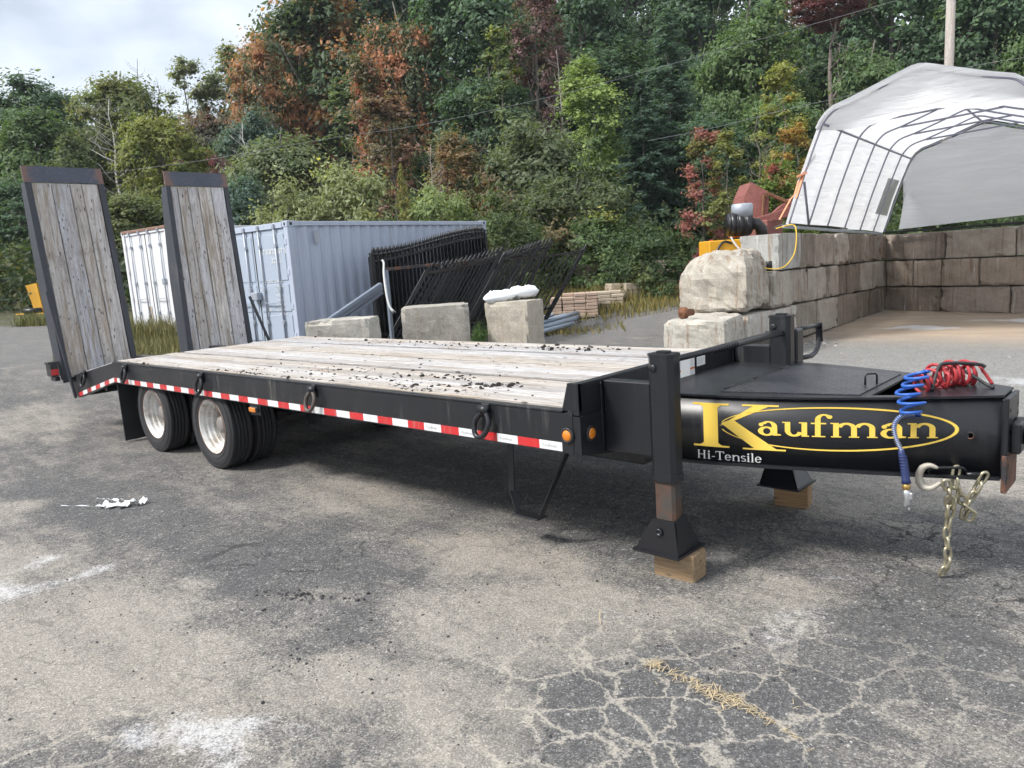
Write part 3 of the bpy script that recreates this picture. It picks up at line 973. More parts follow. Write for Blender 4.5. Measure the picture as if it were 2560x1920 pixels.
# landing gear
def gear(cx, cy, ztop, fx, fy):
    hx, hy, c = .076, .056, .024
    oc = [(-hx + c, -hy), (hx - c, -hy), (hx, -hy + c), (hx, hy - c), (hx - c, hy), (-hx + c, hy), (-hx, hy - c), (-hx, -hy + c)]
    root = MB(); root.prism([(cx + a, cy + b_, .588) for a, b_ in oc], (0, 0, ztop - .588 - .012))
    o = root.build('landing_leg', BC, trailer)
    MB().prism([(cx + a * 1.07, cy + b_ * 1.09, ztop - .012) for a, b_ in oc], (0, 0, .014)).build('leg_cap', BC, o)
    MB().prism([(cx + a * .5, cy + b_ * .5, ztop + .0025) for a, b_ in oc], (0, 0, .012)).build('leg_cap', BC, o)
    m = MB(); m.lathe([(.022, 0), (.021, -.006), (.012, -.009), (.0, -.009)], (cx - .035, cy - hy - .0005, ztop - .075), 'y', 16); m.build('leg_plug', BC, o)
    MB().prism([(cx + a * 1.05, cy + b_ * 1.07, .592) for a, b_ in oc], (0, 0, .045)).build('leg_collar', BC, o)
    MB().box(cx - .064, cx + .062, cy - .046, cy + .046, .28, .60, .016).build('inner_leg', MAT['leg_rust'], o)
    z0, z1 = .173, .375
    x0, x1, y0, y1 = fx - .138, fx + .138, fy - .132, fy + .132
    MB().prism([(x0, y0 + .004, z0), (x1, y0 + .004, z0), (cx + .066, cy - .060, z1), (cx - .072, cy - .060, z1)], (0, .010, 0)).build('foot_gusset', BC, o)
    MB().prism([(x0, y1 - .006, z0), (x1, y1 - .006, z0), (cx + .066, cy + .062, z1), (cx - .072, cy + .062, z1)], (0, -.010, 0)).build('foot_gusset', BC, o)
    MB().prism([(x1 - .002, y0 + .016, z0), (x1 - .002, y1 - .018, z0), (cx + .072, cy + .05, z1 + .02), (cx + .072, cy - .048, z1)], (-.010, 0, 0)).build('foot_gusset', BC, o)
    m = MB(); m.prism([(x0 - .012, y0 - .01, z0 - .014), (x1 + .012, y0 - .012, z0 - .014), (x1 + .02, y1 + .01, z0 - .010), (x0 - .012, y1 + .01, z0 - .010)], (0, 0, .0135)); m.build('foot_plate', BC, o)
    m = MB(); m.lathe([(.024, 0), (.022, -.012), (.013, -.014), (.011, -.006), (0, -.006)], (cx - .03, cy - .060, .30), 'y', 16); m.build('foot_pin', BC, o)
    MB().box(.0015, cx - hx + .004, cy - .035, cy + .05, .72, 1.135, .006).build('leg_bracket', BC, o)
    return o


MAT['leg_rust'] = m_rust('dirty rusting leg', (.045, .028, .020), (.10, .050, .032), .75, (.05, .046, .042))
gear(.385, .265, 1.297, .327, .338)
gear(.345, 1.885, 1.345, .40, 1.80)
m = MB(); m.tube([(.38, .31, 1.250), (.37, 1.835, 1.225)], .018, 12)
for i in range(9): m.tube([(.38, .84 + i * .035, 1.239), (.38, .845 + i * .035, 1.239)], .0205, 10)
m.build('cross_shaft', BC, trailer)
m = MB()
m.box(.29, .43, 1.943, 2.06, .95, 1.24, .012)
m.build('gearbox', BC, trailer)
m = MB()
m.tube([(.37, 2.05, 1.225), (.38, 2.50, 1.212)], .016, 10)
m.bar((.38, 2.47, 1.235), (.38, 2.485, 1.09), .05, .012, .003)
m.tube([(.38, 2.49, 1.12), (.38, 2.45, 1.05), (.38, 2.40, 1.015), (.38, 2.32, 1.0), (.38, 2.09, 1.015)], .018, 10)
m.build('crank_handle', BC, trailer)

# tongue: bowed side plates converging on the nose
_px = np.array([0, .5, .9, 1.25, 1.79]); _py = np.array([.62, .66, .75, .90, 1.18])
_pc = np.polyfit(_px, _py, 3)
NS = 30
TX = np.linspace(.012, 1.79, NS + 1); TYv = np.polyval(_pc, TX)
TS = np.concatenate([[0], np.cumsum(np.hypot(np.diff(TX), np.diff(TYv)))]) + TX[0]
ZTT = .996
def ztb(x): return float(np.interp(x, [0, .3, .6, .9, 1.18, 1.5, 1.79], [.612, .615, .622, .621, .613, .600, .583]))
for s in (0, 1):
    P = [(x, (y if s == 0 else W - y)) for x, y in zip(TX, TYv)]
    sg = 1 if s == 0 else -1
    m = MB(); vs = []; fs = []
    for i, (x, y) in enumerate(P):
        vs += [(x, y, ztb(x)), (x, y, ZTT), (x, y + .02 * sg, ZTT), (x, y + .02 * sg, ztb(x))]
        if i:
            a, b = (i - 1) * 4, i * 4
            for q in range(4): fs.append((a + q, a + (q + 1) % 4, b + (q + 1) % 4, b + q))
    m.add(vs, fs, False)
    o = m.build('tongue_side', BC, trailer)
    for f in o.data.polygons: f.use_smooth = abs(f.normal.z) < .5 and abs(f.normal.x) < .9
    m = MB(); vs = []; fs = []           # bottom flange
    for i, (x, y) in enumerate(P):
        a0 = y - .022 * sg
        zb = ztb(x); vs += [(x, a0, zb - .020), (x, a0, zb - .002), (x, y + .10 * sg, zb - .002), (x, y + .10 * sg, zb - .020)]
        if i:
            a, b = (i - 1) * 4, i * 4
            for q in range(4): fs.append((a + q, a + (q + 1) % 4, b + (q + 1) % 4, b + q))
    m.add(vs, fs); m.build('tongue_flange', BC, trailer)


def yat(x): return float(np.polyval(_pc, x))


def top_plate(x0, x1, name, z=ZTT, over=.014, mat=None, n=16):
    xs = np.linspace(x0, x1, n)
    poly = [(x, yat(x) - over, z + .001) for x in xs] + [(x, W - yat(x) + over, z + .001) for x in xs[::-1]]
    m = MB(); m.prism(poly, (0, 0, .012))
    return m.build(name, mat or BC, trailer)


top_plate(.002, 1.235, 'tongue_top')
top_plate(1.43, 1.795, 'tongue_nose_top')
m = MB(); xs = np.linspace(1.235, 1.43, 6)
m.prism([(x, yat(x) + .021, .90) for x in xs] + [(x, W - yat(x) - .021, .90) for x in xs[::-1]], (0, 0, .006)); m.build('hose_tray', BC, trailer)
for s in (0, 1):
    m = MB()
    f = (lambda y: y) if s == 0 else (lambda y: W - y)
    m.prism([(x, f(yat(x) - .014), ZTT + .001) for x in xs] + [(x, f(yat(x) + .05), ZTT + .001) for x in xs[::-1]], (0, 0, .012)); m.build('tray_lip', BC, trailer)
# storage hatch
zt_ = ZTT + .0135
ht = MB().prism([(.47, .735, zt_), (.47, 1.80, zt_), (1.185, 1.64, zt_), (1.185, .905, zt_)], (0, 0, .006)).build('storage_hatch', MAT['tread'], trailer)
for y in (.86, 1.25, 1.66):
    MB().tube([(.462, y - .05, zt_ + .006), (.462, y + .05, zt_ + .006)], .009, 8).build('hinge', BC, ht)
MB().tube([(1.118, 1.205, zt_ + .004), (1.118, 1.205, zt_ + .055), (1.125, 1.215, zt_ + .066), (1.158, 1.248, zt_ + .066), (1.165, 1.255, zt_ + .055), (1.165, 1.255, zt_ + .004)], .006, 8).build('hatch_handle', BC, ht)
# nose plate, coupler
m = MB()
m.box(1.797, 1.822, 1.150, W - 1.175, .70, .996, .004)
m.build('nose_plate', BC, trailer)
MB().box(1.797, 1.8225, 1.150, W - 1.175, .50, .698, .004).build('nose_plate', MAT['rust_paint'], trailer)
for z in (.88, .93, .82, .58, .64):
    for y in (1.185, W - 1.20):
        m = MB(); m.lathe([(.011, .0015), (.0, .0015)], (1.8215, y, z), 'x', 12, False); m.build('bolt_hole', MAT['ink'], trailer)
m = MB()
m.box(1.823, 1.87, 1.20, W - 1.20, .70, .86, .008)
m.tube([(1.87, YC, .78), (1.95, YC, .78)], .045, 14)
m.tube([(2.03 + .075 * math.cos(a), YC + .075 * math.sin(a), .78) for a in np.linspace(0, 2 * math.pi, 25)[:-1]], .026, 10, closed=True)
m.build('pintle_eye', BC, trailer)
yh = yat(1.665)
m = MB(); m.lathe([(.019, -.003), (.015, -.006), (.013, -.0015)], (1.665, yh - .001, .80), 'y', 18, cap=False); m.build('port_ring', MAT['rust_paint'], trailer)
m = MB(); m.lathe([(.0135, -.0025), (.0, -.0025)], (1.665, yh - .001, .80), 'y', 18, False); m.build('port_hole', MAT['ink'], trailer)
# rust chips where chain loops are welded
m = MB()
m.tube([(1.50, yat(1.5) - .012, .60), (1.50, yat(1.5) - .012, .625), (1.56, yat(1.56) - .012, .632), (1.64, yat(1.64) - .012, .632), (1.66, yat(1.66) - .012, .605)], .008, 8)
m.tube([(1.66, yat(1.66) - .03, .60), (1.72, yat(1.72) - .02, .60)], .012, 8)
m.build('chain_loop', BC, trailer)

# weld beads
def weld(p0, p1, r=.0042):
    rgw = random.Random(int(p0[2] * 1000)); a, b = Vector(p0), Vector(p1); n = max(3, int((b - a).length / .014))
    MB().tube([a.lerp(b, i / n) + Vector((rgw.uniform(-1, 1), rgw.uniform(-1, 1), rgw.uniform(-1, 1))) * .0012 for i in range(n + 1)], [r * rgw.uniform(.75, 1.25) for i in range(n + 1)], 6).build('weld_bead', BC, trailer)


weld((.0005, .01, .9635), (.0005, .33, .9635)); weld((1.7965, 1.158, .60), (1.7965, 1.158, .99)); weld((.0005, 1.84, 1.14), (.0005, 1.84, .99)); weld((-.056, -.001, .975), (-.056, -.001, .745))
for yy in (.09, 1.81): weld((.0012, .205 if yy < 1 else 1.83, .75), (.0012, .205 if yy < 1 else 1.83, 1.13))
# stickers on the headboard
st = MB().box(.0012, .0022, 1.083, 1.275, .968, 1.125).build('sticker', MAT['glue_white'], trailer)
MB().box(.0026, .0032, 1.085, 1.273, 1.048, 1.060).build('sticker_band', MAT['sticker_orange'], st)
text_mesh('sticker_number', '1453', .042, MAT['ink'], st, XFACE(.0028, 1.09, 1.072))
m = MB()
for i in range(7):
    m.box(.0026, .0030, 1.095, 1.17 + .01 * (i % 3), 1.036 - i * .009, 1.040 - i * .009)
    m.box(.0026, .0030, 1.19, 1.262 - .008 * (i % 2), 1.036 - i * .009, 1.039 - i * .009)
m.build('sticker_print', MAT['ink_grey'], st)
st = MB().box(.0012, .0022, 1.305, 1.42, 1.055, 1.118).build('sticker', MAT['glue_white'], trailer)
m = MB()
for i in range(3): m.box(.0026, .0030, 1.315, 1.40 - .01 * i, 1.10 - i * .014, 1.105 - i * .014)
m.build('sticker_print', MAT['ink_grey'], st)
MB().box(.4868, .4878, .27, .36, 1.17, 1.255).build('sticker', MAT['glue_white'], trailer)

# ---- lettering on the tongue: drawn flat in (s, z), cut, then laid on the bowed plate
class Flat:
    def __init__(s): s.polys = []
    def poly(s, pts): s.polys.append(list(pts))
    def rect(s, x0, z0, x1, z1): s.poly([(x0, z0), (x1, z0), (x1, z1), (x0, z1)])
    def ring(s, cx, cz, ro, ri, a0, a1, n=20, shift=(0, 0)):
        A = np.linspace(R(a0), R(a1), n)
        for a, b in zip(A[:-1], A[1:]):
            s.poly([(cx + ro[0] * math.cos(a), cz + ro[1] * math.sin(a)), (cx + ro[0] * math.cos(b), cz + ro[1] * math.sin(b)),
                    (cx + shift[0] + ri[0] * math.cos(b), cz + shift[1] + ri[1] * math.sin(b)), (cx + shift[0] + ri[0] * math.cos(a), cz + shift[1] + ri[1] * math.sin(a))])
    def glyphs(s, text, x, z, xh, wid, bold=.24):
        """serif letters: x-height xh, horizontal scale wid; returns the end position"""
        for ch in text:
            F = Flat(); B = bold; t = .075
            if ch in 'nmu':
                if ch == 'n' or ch == 'm':
                    nn = 1 if ch == 'n' else 2; st_ = .78
                    F.rect(.1, 0, .1 + B, 1); F.rect(0, 0, .2 + B, t); F.rect(-.02, 1 - t, .12, 1)
                    for i in range(nn):
                        x1 = .1 + (i + 1) * st_
                        F.rect(x1, 0, x1 + B, .62); F.rect(x1 - .1, 0, x1 + B + .1, t)
                        cx = (x1 - st_ + B + x1 + B) / 2 - B * .25
                        F.ring(cx, .62, ((x1 + B) - cx, .40), (x1 - cx, .26), 0, 165)
                    adv = .1 + nn * st_ + B + .22
                else:
                    F.rect(.1, .38, .1 + B, 1); F.rect(-.02, 1 - t, .1 + B, 1)
                    F.rect(.86, 0, .86 + B, 1); F.rect(.74, 1 - t, .86, 1); F.rect(.86, 0, 1.2, t)
                    F.ring(.1 + .42, .40, (.42, .42), (.42 - B, .28), 180, 345); adv = 1.3
            elif ch == 'a':
                F.ring(.42, .30, (.42, .33), (.42 - B, .22), 0, 360, 28); F.rect(.66, .1, .66 + B, .68)
                F.ring(.50, .66, (.40, .36), (.40 - B, .26), 0, 150); F.ring(.16, .76, (.12, .13), (.001, .001), 0, 360, 12)
                F.poly([(.66 + B, .14), (.66 + B, .02), (1.08, .02), (1.08, .09)]); F.rect(.70, 0, .66 + B, .12); adv = 1.16
            elif ch == 'f':
                F.rect(.16, 0, .16 + B, 1.22); F.rect(.02, 0, .62, t); F.rect(-.02, 1 - t - .03, .66, 1 - .01)
                F.ring(.16 + .40, 1.20, (.40, .40), (.40 - B, .29), 30, 180); F.ring(.80, 1.40, (.13, .13), (.001, .001), 0, 360, 12); adv = .86
            elif ch == 'e':
                F.ring(.46, .5, (.46, .52), (.46 - B, .42), 5, 325, 30); F.rect(.2, .50, .92, .58); adv = 1.06
            elif ch == 's':
                F.ring(.36, .75, (.34, .27), (.34 - B * .8, .16), 30, 270, 20); F.ring(.38, .27, (.36, .29), (.36 - B * .8, .17), -150, 90, 20)
                F.rect(.30, .44, .44, .59); adv = .86
            elif ch == 'i':
                F.rect(.12, 0, .12 + B, 1); F.rect(0, 0, .24 + B, t); F.rect(0, 1 - t, .12, 1); F.ring(.12 + B / 2, 1.30, (.15, .15), (.001, .001), 0, 360, 12); adv = .24 + B + .14
            elif ch == 'l':
                F.rect(.12, 0, .12 + B, 1.5); F.rect(0, 0, .24 + B, t); F.rect(0, 1.5 - t, .12, 1.5); adv = .24 + B + .14
            elif ch == '-':
                F.rect(.06, .42, .56, .54); adv = .66
            elif ch == 'H':
                for q in (.12, 1.0):
                    F.rect(q, 0, q + B, 1.45); F.rect(q - .12, 0, q + B + .12, t); F.rect(q - .12, 1.45 - t, q + B + .12, 1.45)
                F.rect(.12, .70, 1.1, .80); adv = 1.24 + B + .14
            elif ch == 'T':
                F.rect(.55, 0, .55 + B, 1.45); F.rect(.38, 0, .72 + B, t); F.rect(0, 1.45 - .1, 1.1 + B, 1.45)
                F.rect(0, 1.1, .07, 1.45); F.rect(1.03 + B, 1.1, 1.1 + B, 1.45); adv = 1.1 + B + .1
            for p in F.polys: s.poly([(x + a * wid * xh, z + b * xh) for a, b in p])
            x += adv * wid * xh
        return x

    def lay(s, name, mat, off0, parent):
        bm = bmesh.new()
        for i, p in enumerate(s.polys):
            vs = [bm.verts.new((a, b, i % 7)) for a, b in p]
            try: bm.faces.new(vs)
            except ValueError: pass
        for cut in TS:
            bmesh.ops.bisect_plane(bm, geom=bm.verts[:] + bm.edges[:] + bm.faces[:], plane_co=(cut, 0, 0), plane_no=(1, 0, 0))
        for v in bm.verts:
            sx = float(np.interp(v.co.x, TS, TX)); yy = float(np.interp(sx, TX, TYv))
            v.co = (sx, yy - off0 - .00012 * v.co.z, v.co.y)
        ret = bmesh.ops.recalc_face_normals(bm, faces=bm.faces)
        for f in bm.faces:
            if f.normal.y > 0: f.normal_flip()
        me = bpy.data.meshes.new(name); bm.to_mesh(me); bm.free()
        return new_obj(name, me, mat, parent)


F = Flat()
# big K
F.rect(.407, .705, .492, .957); F.rect(.345, .949, .557, .960); F.rect(.345, .701, .557, .712)
F.poly([(.385, .949), (.407, .935), (.407, .949)]); F.poly([(.492, .935), (.514, .949), (.492, .949)])
F.poly([(.407, .726), (.385, .712), (.407, .712)]); F.poly([(.514, .712), (.492, .726), (.492, .712)])
F.poly([(.500, .828), (.540, .842), (.775, .9505), (.690, .9505)])
F.rect(.632, .950, .829, .960)
F.poly([(.510, .845), (.575, .872), (.815, .708), (.695, .708)])
F.rect(.632, .700, .864, .709)
# oval with swooshes through the K
def oval(F, cx, cz, rx, rz, w):
    A = np.linspace(R(-170), R(170), 90)
    for a, b in zip(A[:-1], A[1:]):
        def pt(t, k):
            ww = w * (.55 + .65 * math.cos(t / 2) ** 2)
            return (cx + (rx - k * ww * 1.6) * math.cos(t), cz + (rz - k * ww) * math.sin(t))
        F.poly([pt(a, 0), pt(b, 0), pt(b, 1), pt(a, 1)])


oval(F, 1.105, .832, .60, .122, .0095)
F.lay('oval_logo', MAT['yellow_vinyl'], .0016, trailer)
F = Flat()
def write(text, x, z, xh, wid, bold, mat, off):
    for ch in text:
        F = Flat(); x = F.glyphs(ch, x, z, xh, wid, bold)
        F.lay('letter', mat, off, trailer)


write('aufman', .717, .788, .080, 1.42, .25, MAT['yellow_vinyl'], .0030)
write('Hi-Tensile', .366, .6265, .0345, 1.12, .2, MAT['white_vinyl'], .0022)

# ---- loading ramps
def ramp(y0b, y1b, y0t, y1t, widths, lab):
    zb_, zt2, xb, xt = .70, 3.24, -8.40, -8.56
    root = MB()
    Hh = zt2 - zb_
    def pt(yf, z, dx=0.0):
        t = (z - zb_) / Hh
        return Vector((xb + (xt - xb) * t + dx, (y0b + (y0t - y0b) * t) * (1 - yf) + (y1b + (y1t - y1b) * t) * yf, z))
    wd = y1b - y0b; fw = .072 / wd
    m = MB()
    for a, b in ((0, fw), (1 - fw, 1)):
        p0, p1, p2, p3 = pt(a, zb_), pt(b, zb_), pt(b, zt2), pt(a, zt2)
        m.prism([p0, p1, p2, p3], (-.16, 0, 0))
    o = m.build('loading_ramp', MAT['ramp_steel'], trailer)
    o['label'] = lab
    # stiffener on the back, deepening towards the hinge
    for a in (0.0, 1.0):
        p0, p1 = pt(a, zb_ + .05, -.161), pt(a, zt2 - .1, -.161)
        sg = .05 if a == 0 else -.05
        m = MB(); m.prism([p0, p1, p1 + Vector((-.03, 0, 0)), (p0 + p1) / 2 + Vector((-.14, 0, 0)), p0 + Vector((-.12, 0, 0))], (0, sg, 0)); m.build('ramp_stiffener', MAT['ramp_steel'], o)
    m = MB()
    q0, q1, q2, q3 = pt(-.004, zt2 + .003), pt(1.004, zt2 + .003), pt(1.0, zt2 + .205), pt(0.0, zt2 + .21)
    for q in (q2, q3): q.x -= .02
    m.prism([q0, q1, q2, q3], (-.022, 0, 0)); m.build('ramp_lip', MAT['lip'], o)
    tot = sum(widths); x = fw
    for w in widths:
        w_ = w / tot * (1 - 2 * fw)
        a, b = x + .006, x + w_ - .006
        dx = -.012 + rng.uniform(-.006, .006)
        m = MB(); seg = 8; vs = []; fs = []
        c0 = pt((a + b) / 2, zb_)
        for k in range(seg + 1):
            z = zb_ + .03 + (Hh - .035) * k / seg
            e = rng.uniform(-.003, .003)
            A, B_ = pt(a, z, dx + e), pt(b, z, dx + e)
            ch = Vector((0, .006, 0)); bk = Vector((-.006, 0, 0)); th = Vector((-.045, 0, 0))
            vs += [A + th - c0, A + bk - c0, A + ch - c0, B_ - ch - c0, B_ + bk - c0, B_ + th - c0]
            if k:
                i0, i1 = (k - 1) * 6, k * 6
                for q in range(6): fs.append((i0 + q, i0 + (q + 1) % 6, i1 + (q + 1) % 6, i1 + q))
        fs.append(tuple(range(6))); fs.append(tuple(seg * 6 + q for q in range(6)))
        m.add(vs, fs)
        m.build('ramp_board', MAT['ramp_wood'], o, loc=c0)
        x += w_
    MB().tube([pt(0, zb_ - .01, -.08), pt(1, zb_ - .01, -.08)], .03, 10).build('ramp_hinge', BK, o)
    return o


def m_lip():
    g = G('rust edged ramp lip', .6); p = g.pos()
    gy_ = g.n('ShaderNodeSeparateXYZ', {0: g.n('ShaderNodeTexCoord').outputs['Generated']}).outputs[1]
    e = g.math('ADD', g.math('ABSOLUTE', g.math('SUBTRACT', gy_, .5)), g.math('MULTIPLY', g.math('SUBTRACT', g.noise(p, 5, 5, .65), .5), .35))
    c = g.mix(g.noise(p, 4, 5, .6), (.035, .042, .062), (.085, .095, .125))
    c = g.mix(g.math('MULTIPLY', g.step(e, .36, .44), .75), c, (.19, .10, .07))
    c = g.mix(g.math('MULTIPLY', g.step(g.noise(p, 30, 4), .5, .75), .35), c, (.2, .2, .22))
    return g.done(c, .62)


MAT['lip'] = m_lip()
r1 = ramp(-.10, .84, -.144, .80, (1.15, 1.1, .72, 1.05), 'nearer raised loading ramp with weathered boards and rust-edged lip')
r2 = ramp(1.56, 2.586, 1.63, 2.57, (.5, .72, .75, .95, 1.0), 'farther raised loading ramp with weathered boards in front of the pale blue container')
m = MB(); m.bar((-8.40, -.15, 1.86), (-8.33, -.03, .46), .055, .03, .004); m.build('ramp_strut', MAT['ramp_steel'], r1)
m = MB(); m.bar((-8.42, 2.63, 1.58), (-8.25, 2.80, .80), .06, .03, .004); m.build('ramp_strut', MAT['ramp_steel'], r2)
m = MB(); m.box(-8.62, -8.44, -.20, -.14, .70, .76, .006); m.box(-8.62, -8.46, -.25, -.12, .93, .95, .003); m.build('rear_bumper', BK, trailer)
m = MB().box(-8.439, -8.436, -.235, -.15, .78, .86); m.build('reflective_tape', MAT['tape_red'], trailer)
MB().box(-8.62, -8.44, -.235, -.15, .765, .93, .004).build('rear_bumper', BK, trailer)

# ------------------------------------------------------------------ timber blocks under the legs
def timber(name, lab, x0, x1, y0, y1, z0, z1, rz):
    cx, cy = (x0 + x1) / 2, (y0 + y1) / 2
    m = MB().box(x0 - cx, x1 - cx, y0 - cy, y1 - cy, 0, z1 - z0, .006)
    o = m.build(name, MAT['block_wood'], None, loc=(cx, cy, z0), rot=(0, 0, rz))
    tag(o, lab, 'timber block', 'timber blocks under the landing legs')
    return o


timber('timber_block', 'short brown timber block under the nearer landing leg', .255, .507, .292, .446, -.004, .159, R(2))
timber('timber_block', 'short brown timber block under the farther landing leg, below the tongue', .315, .545, 1.78, 1.93, -.004, .159, R(10))
# ------------------------------------------------------------------ air hoses on the tongue
def helix(p0, p1, r, turns, n=22, side=None, squash=1.0, phase=0.0):
    p0 = Vector(p0); p1 = Vector(p1); d = (p1 - p0); ax = d.normalized()
    u = (Vector(side) if side else ax.orthogonal()); u = (u - ax * u.dot(ax)).normalized(); v = ax.cross(u)
    out = []
    N = int(turns * n)
    for i in range(N + 1):
        t = i / N; a = phase + 2 * math.pi * turns * t
        rr_ = r * (1 + .16 * math.sin(a * .37 + 1.3) + .08 * math.sin(a * .83))
        out.append(p0 + d * (t + .022 * math.sin(a * .51)) + (u * math.cos(a) * squash + v * math.sin(a)) * rr_ + Vector((0, 0, -.008 * math.sin(a * .29))))
    return out


blue = empty('blue_air_hose', (1.40, 1.0, 1.0))
tag(blue, 'coiled blue air hose hanging over the side of the tongue', 'air hose')
def under(root, o):
    o.parent = root; o.matrix_parent_inverse = root.matrix_world.inverted() if False else Matrix.Translation(-root.location)
    return o


bp = [(1.46, 1.24, .95), (1.455, 1.18, 1.03), (1.45, 1.08, 1.13)]
N_ = 118
for i in range(N_ + 1):
    t = i / N_; a_ = 2 * math.pi * 5.4 * t
    z_ = 1.125 - .205 * t ** 1.35; y_ = 1.02 - .12 * min(1, t * 1.8)
    bp.append((1.430 + .010 * t + .012 * math.sin(a_ * .31) + (.054 + .006 * math.sin(a_ * .6)) * math.cos(a_), y_ + .050 * math.sin(a_) - (.02 if t > .3 else 0), z_ + .012 * math.cos(a_)))
bp += [(1.488, .885, .932), (1.478, .875, .944), (1.463, .872, .942)]
under(blue, MB().tube(bp, .0085, 9).build('coil', MAT['blue_hose']))
SY = .872
sp = [(1.463, SY, .942), (1.430, SY, .938), (1.398, SY, .922), (1.375, SY, .893), (1.368, SY, .860), (1.372, SY, .825), (1.382, SY, .793), (1.394, SY, .764), (1.406, SY, .741)]
def smooth(pts, n=6):
    P = [np.array(p, float) for p in pts]; out = []
    for i in range(len(P) - 1):
        a = P[max(i - 1, 0)]; b = P[i]; c = P[i + 1]; d = P[min(i + 2, len(P) - 1)]
        for k in range(n):
            t = k / n
            out.append(.5 * ((2 * b) + (-a + c) * t + (2 * a - 5 * b + 4 * c - d) * t * t + (-a + 3 * b - 3 * c + d) * t ** 3))
    out.append(P[-1]); return [tuple(p) for p in out]


spc = smooth(sp, 10)
under(blue, MB().tube(spc, .0095, 8).build('hose_end', MAT['blue_hose']))
coil = []
for i in range(len(spc) * 3):
    t = i / (len(spc) * 3 - 1) * (len(spc) - 1); k = min(int(t), len(spc) - 2); f = t - k
    c = Vector(spc[k]).lerp(Vector(spc[k + 1]), f); d = (Vector(spc[k + 1]) - Vector(spc[k])).normalized()
    u = Vector((0, 1, 0)); v = d.cross(u)
    a = i * 2 * math.pi / 9
    coil.append(c + (u * math.cos(a) + v * math.sin(a)) * .0118)
under(blue, MB().tube(coil, .0021, 5).build('spring_guard', MAT['alloy']))
m = MB()
m.tube([(1.403, SY, .750), (1.406, SY, .727), (1.416, SY, .69), (1.424, SY, .63), (1.428, SY, .59), (1.430, SY, .573)], [.013, .017, .019, .020, .021, .024], 12)
for i in range(9): m.tube([(1.411 + i * .0020, SY, .715 - i * .015), (1.4115 + i * .0020, SY, .71 - i * .015)], .0212, 12)
under(blue, m.build('grip', MAT['blue_grip']))
under(blue, MB().tube([(1.430, SY, .573), (1.431, SY, .545), (1.431, SY, .536)], [.020, .021, .014], 8).build('brass_nut', MAT['brass']))
m = MB()
m.tube([(1.431, SY, .538), (1.433, SY, .52), (1.435, SY, .492), (1.437, SY, .462), (1.441, SY, .445)], [.014, .021, .016, .019, .010], 10)
m.box(1.439, 1.463, SY - .01, SY + .013, .487, .524, .004); m.box(1.423, 1.439, SY - .015, SY + .017, .447, .472, .004)
m.tube([(1.441, SY, .447), (1.449, SY, .421)], [.006, .004], 8)
under(blue, m.build('coupling', MAT['alloy']))

red = empty('red_air_hose', (1.5, 1.3, 1.01))
tag(red, 'coiled red air hose bundled on top of the tongue with a black lead', 'air hose')
rp = [(1.40, 1.12, 1.03)] + helix((1.40, 1.14, 1.055), (1.47, 1.28, 1.075), .050, 3.2, 20, (0, 0, 1)) + helix((1.47, 1.28, 1.075), (1.60, 1.46, 1.07), .058, 8, 20, (0, 0, 1), phase=2 * math.pi * .2) + [(1.66, 1.44, 1.07), (1.70, 1.40, 1.025)]
under(red, MB().tube(rp, .0088, 9).build('coil', MAT['red_hose']))
kb = smooth([(1.47, 1.16, 1.012), (1.475, 1.20, 1.08), (1.485, 1.24, 1.135), (1.51, 1.26, 1.145), (1.56, 1.33, 1.14), (1.64, 1.40, 1.125), (1.665, 1.41, 1.11)], 6)
under(red, MB().tube(kb, .0095, 8).build('black_lead', MAT['black_hose']))
under(red, MB().tube(smooth([(1.52, 1.36, 1.12), (1.60, 1.36, 1.08), (1.68, 1.35, 1.03), (1.72, 1.33, 1.015)], 5), .009, 8).build('black_lead', MAT['black_hose']))

# ------------------------------------------------------------------ safety chain and hook
def link_mesh(L=.084, Wd=.052, r=.0085):
    pts = []
    hw = Wd / 2 - r; hl = L / 2 - r - hw
    for i in range(9): a = -math.pi / 2 + math.pi * i / 8; pts.append((hl + hw * math.cos(a), hw * math.sin(a), 0))
    for i in range(9): a = math.pi / 2 + math.pi * i / 8; pts.append((-hl + hw * math.cos(a), hw * math.sin(a), 0))
    return MB().tube(pts, r, 7, closed=True).mesh('link')


LINK = link_mesh()
def chain(name, lab, path, wob=0):
    P = [Vector(p) for p in smooth(path, 16)]
    root = empty(name, P[0]); tag(root, lab, 'chain', 'safety chains under the tongue nose')
    step = .084 - .0085 * 3.2; acc = 0.0; k = 0; rg = random.Random(len(path))
    last = P[0]
    for i in range(1, len(P)):
        seg = P[i] - P[i - 1]; L = seg.length
        while acc <= L and L > 1e-9:
            c = P[i - 1] + seg * (acc / L); d = seg.normalized()
            u = Vector((.35, 1, .1)); u = (u - d * u.dot(d)).normalized()
            a = R(90) * (k % 2) + rg.uniform(-.35, .35) + R(35)
            y = u * math.cos(a) + d.cross(u) * math.sin(a); z = d.cross(y)
            o = new_obj('link', LINK, MAT['chain'], root)
            o.matrix_basis = Matrix(((d.x, y.x, z.x, c.x - P[0].x), (d.y, y.y, z.y, c.y - P[0].y), (d.z, y.z, z.z, c.z - P[0].z), (0, 0, 0, 1)))
            acc += step; k += 1
        acc -= L
    return root


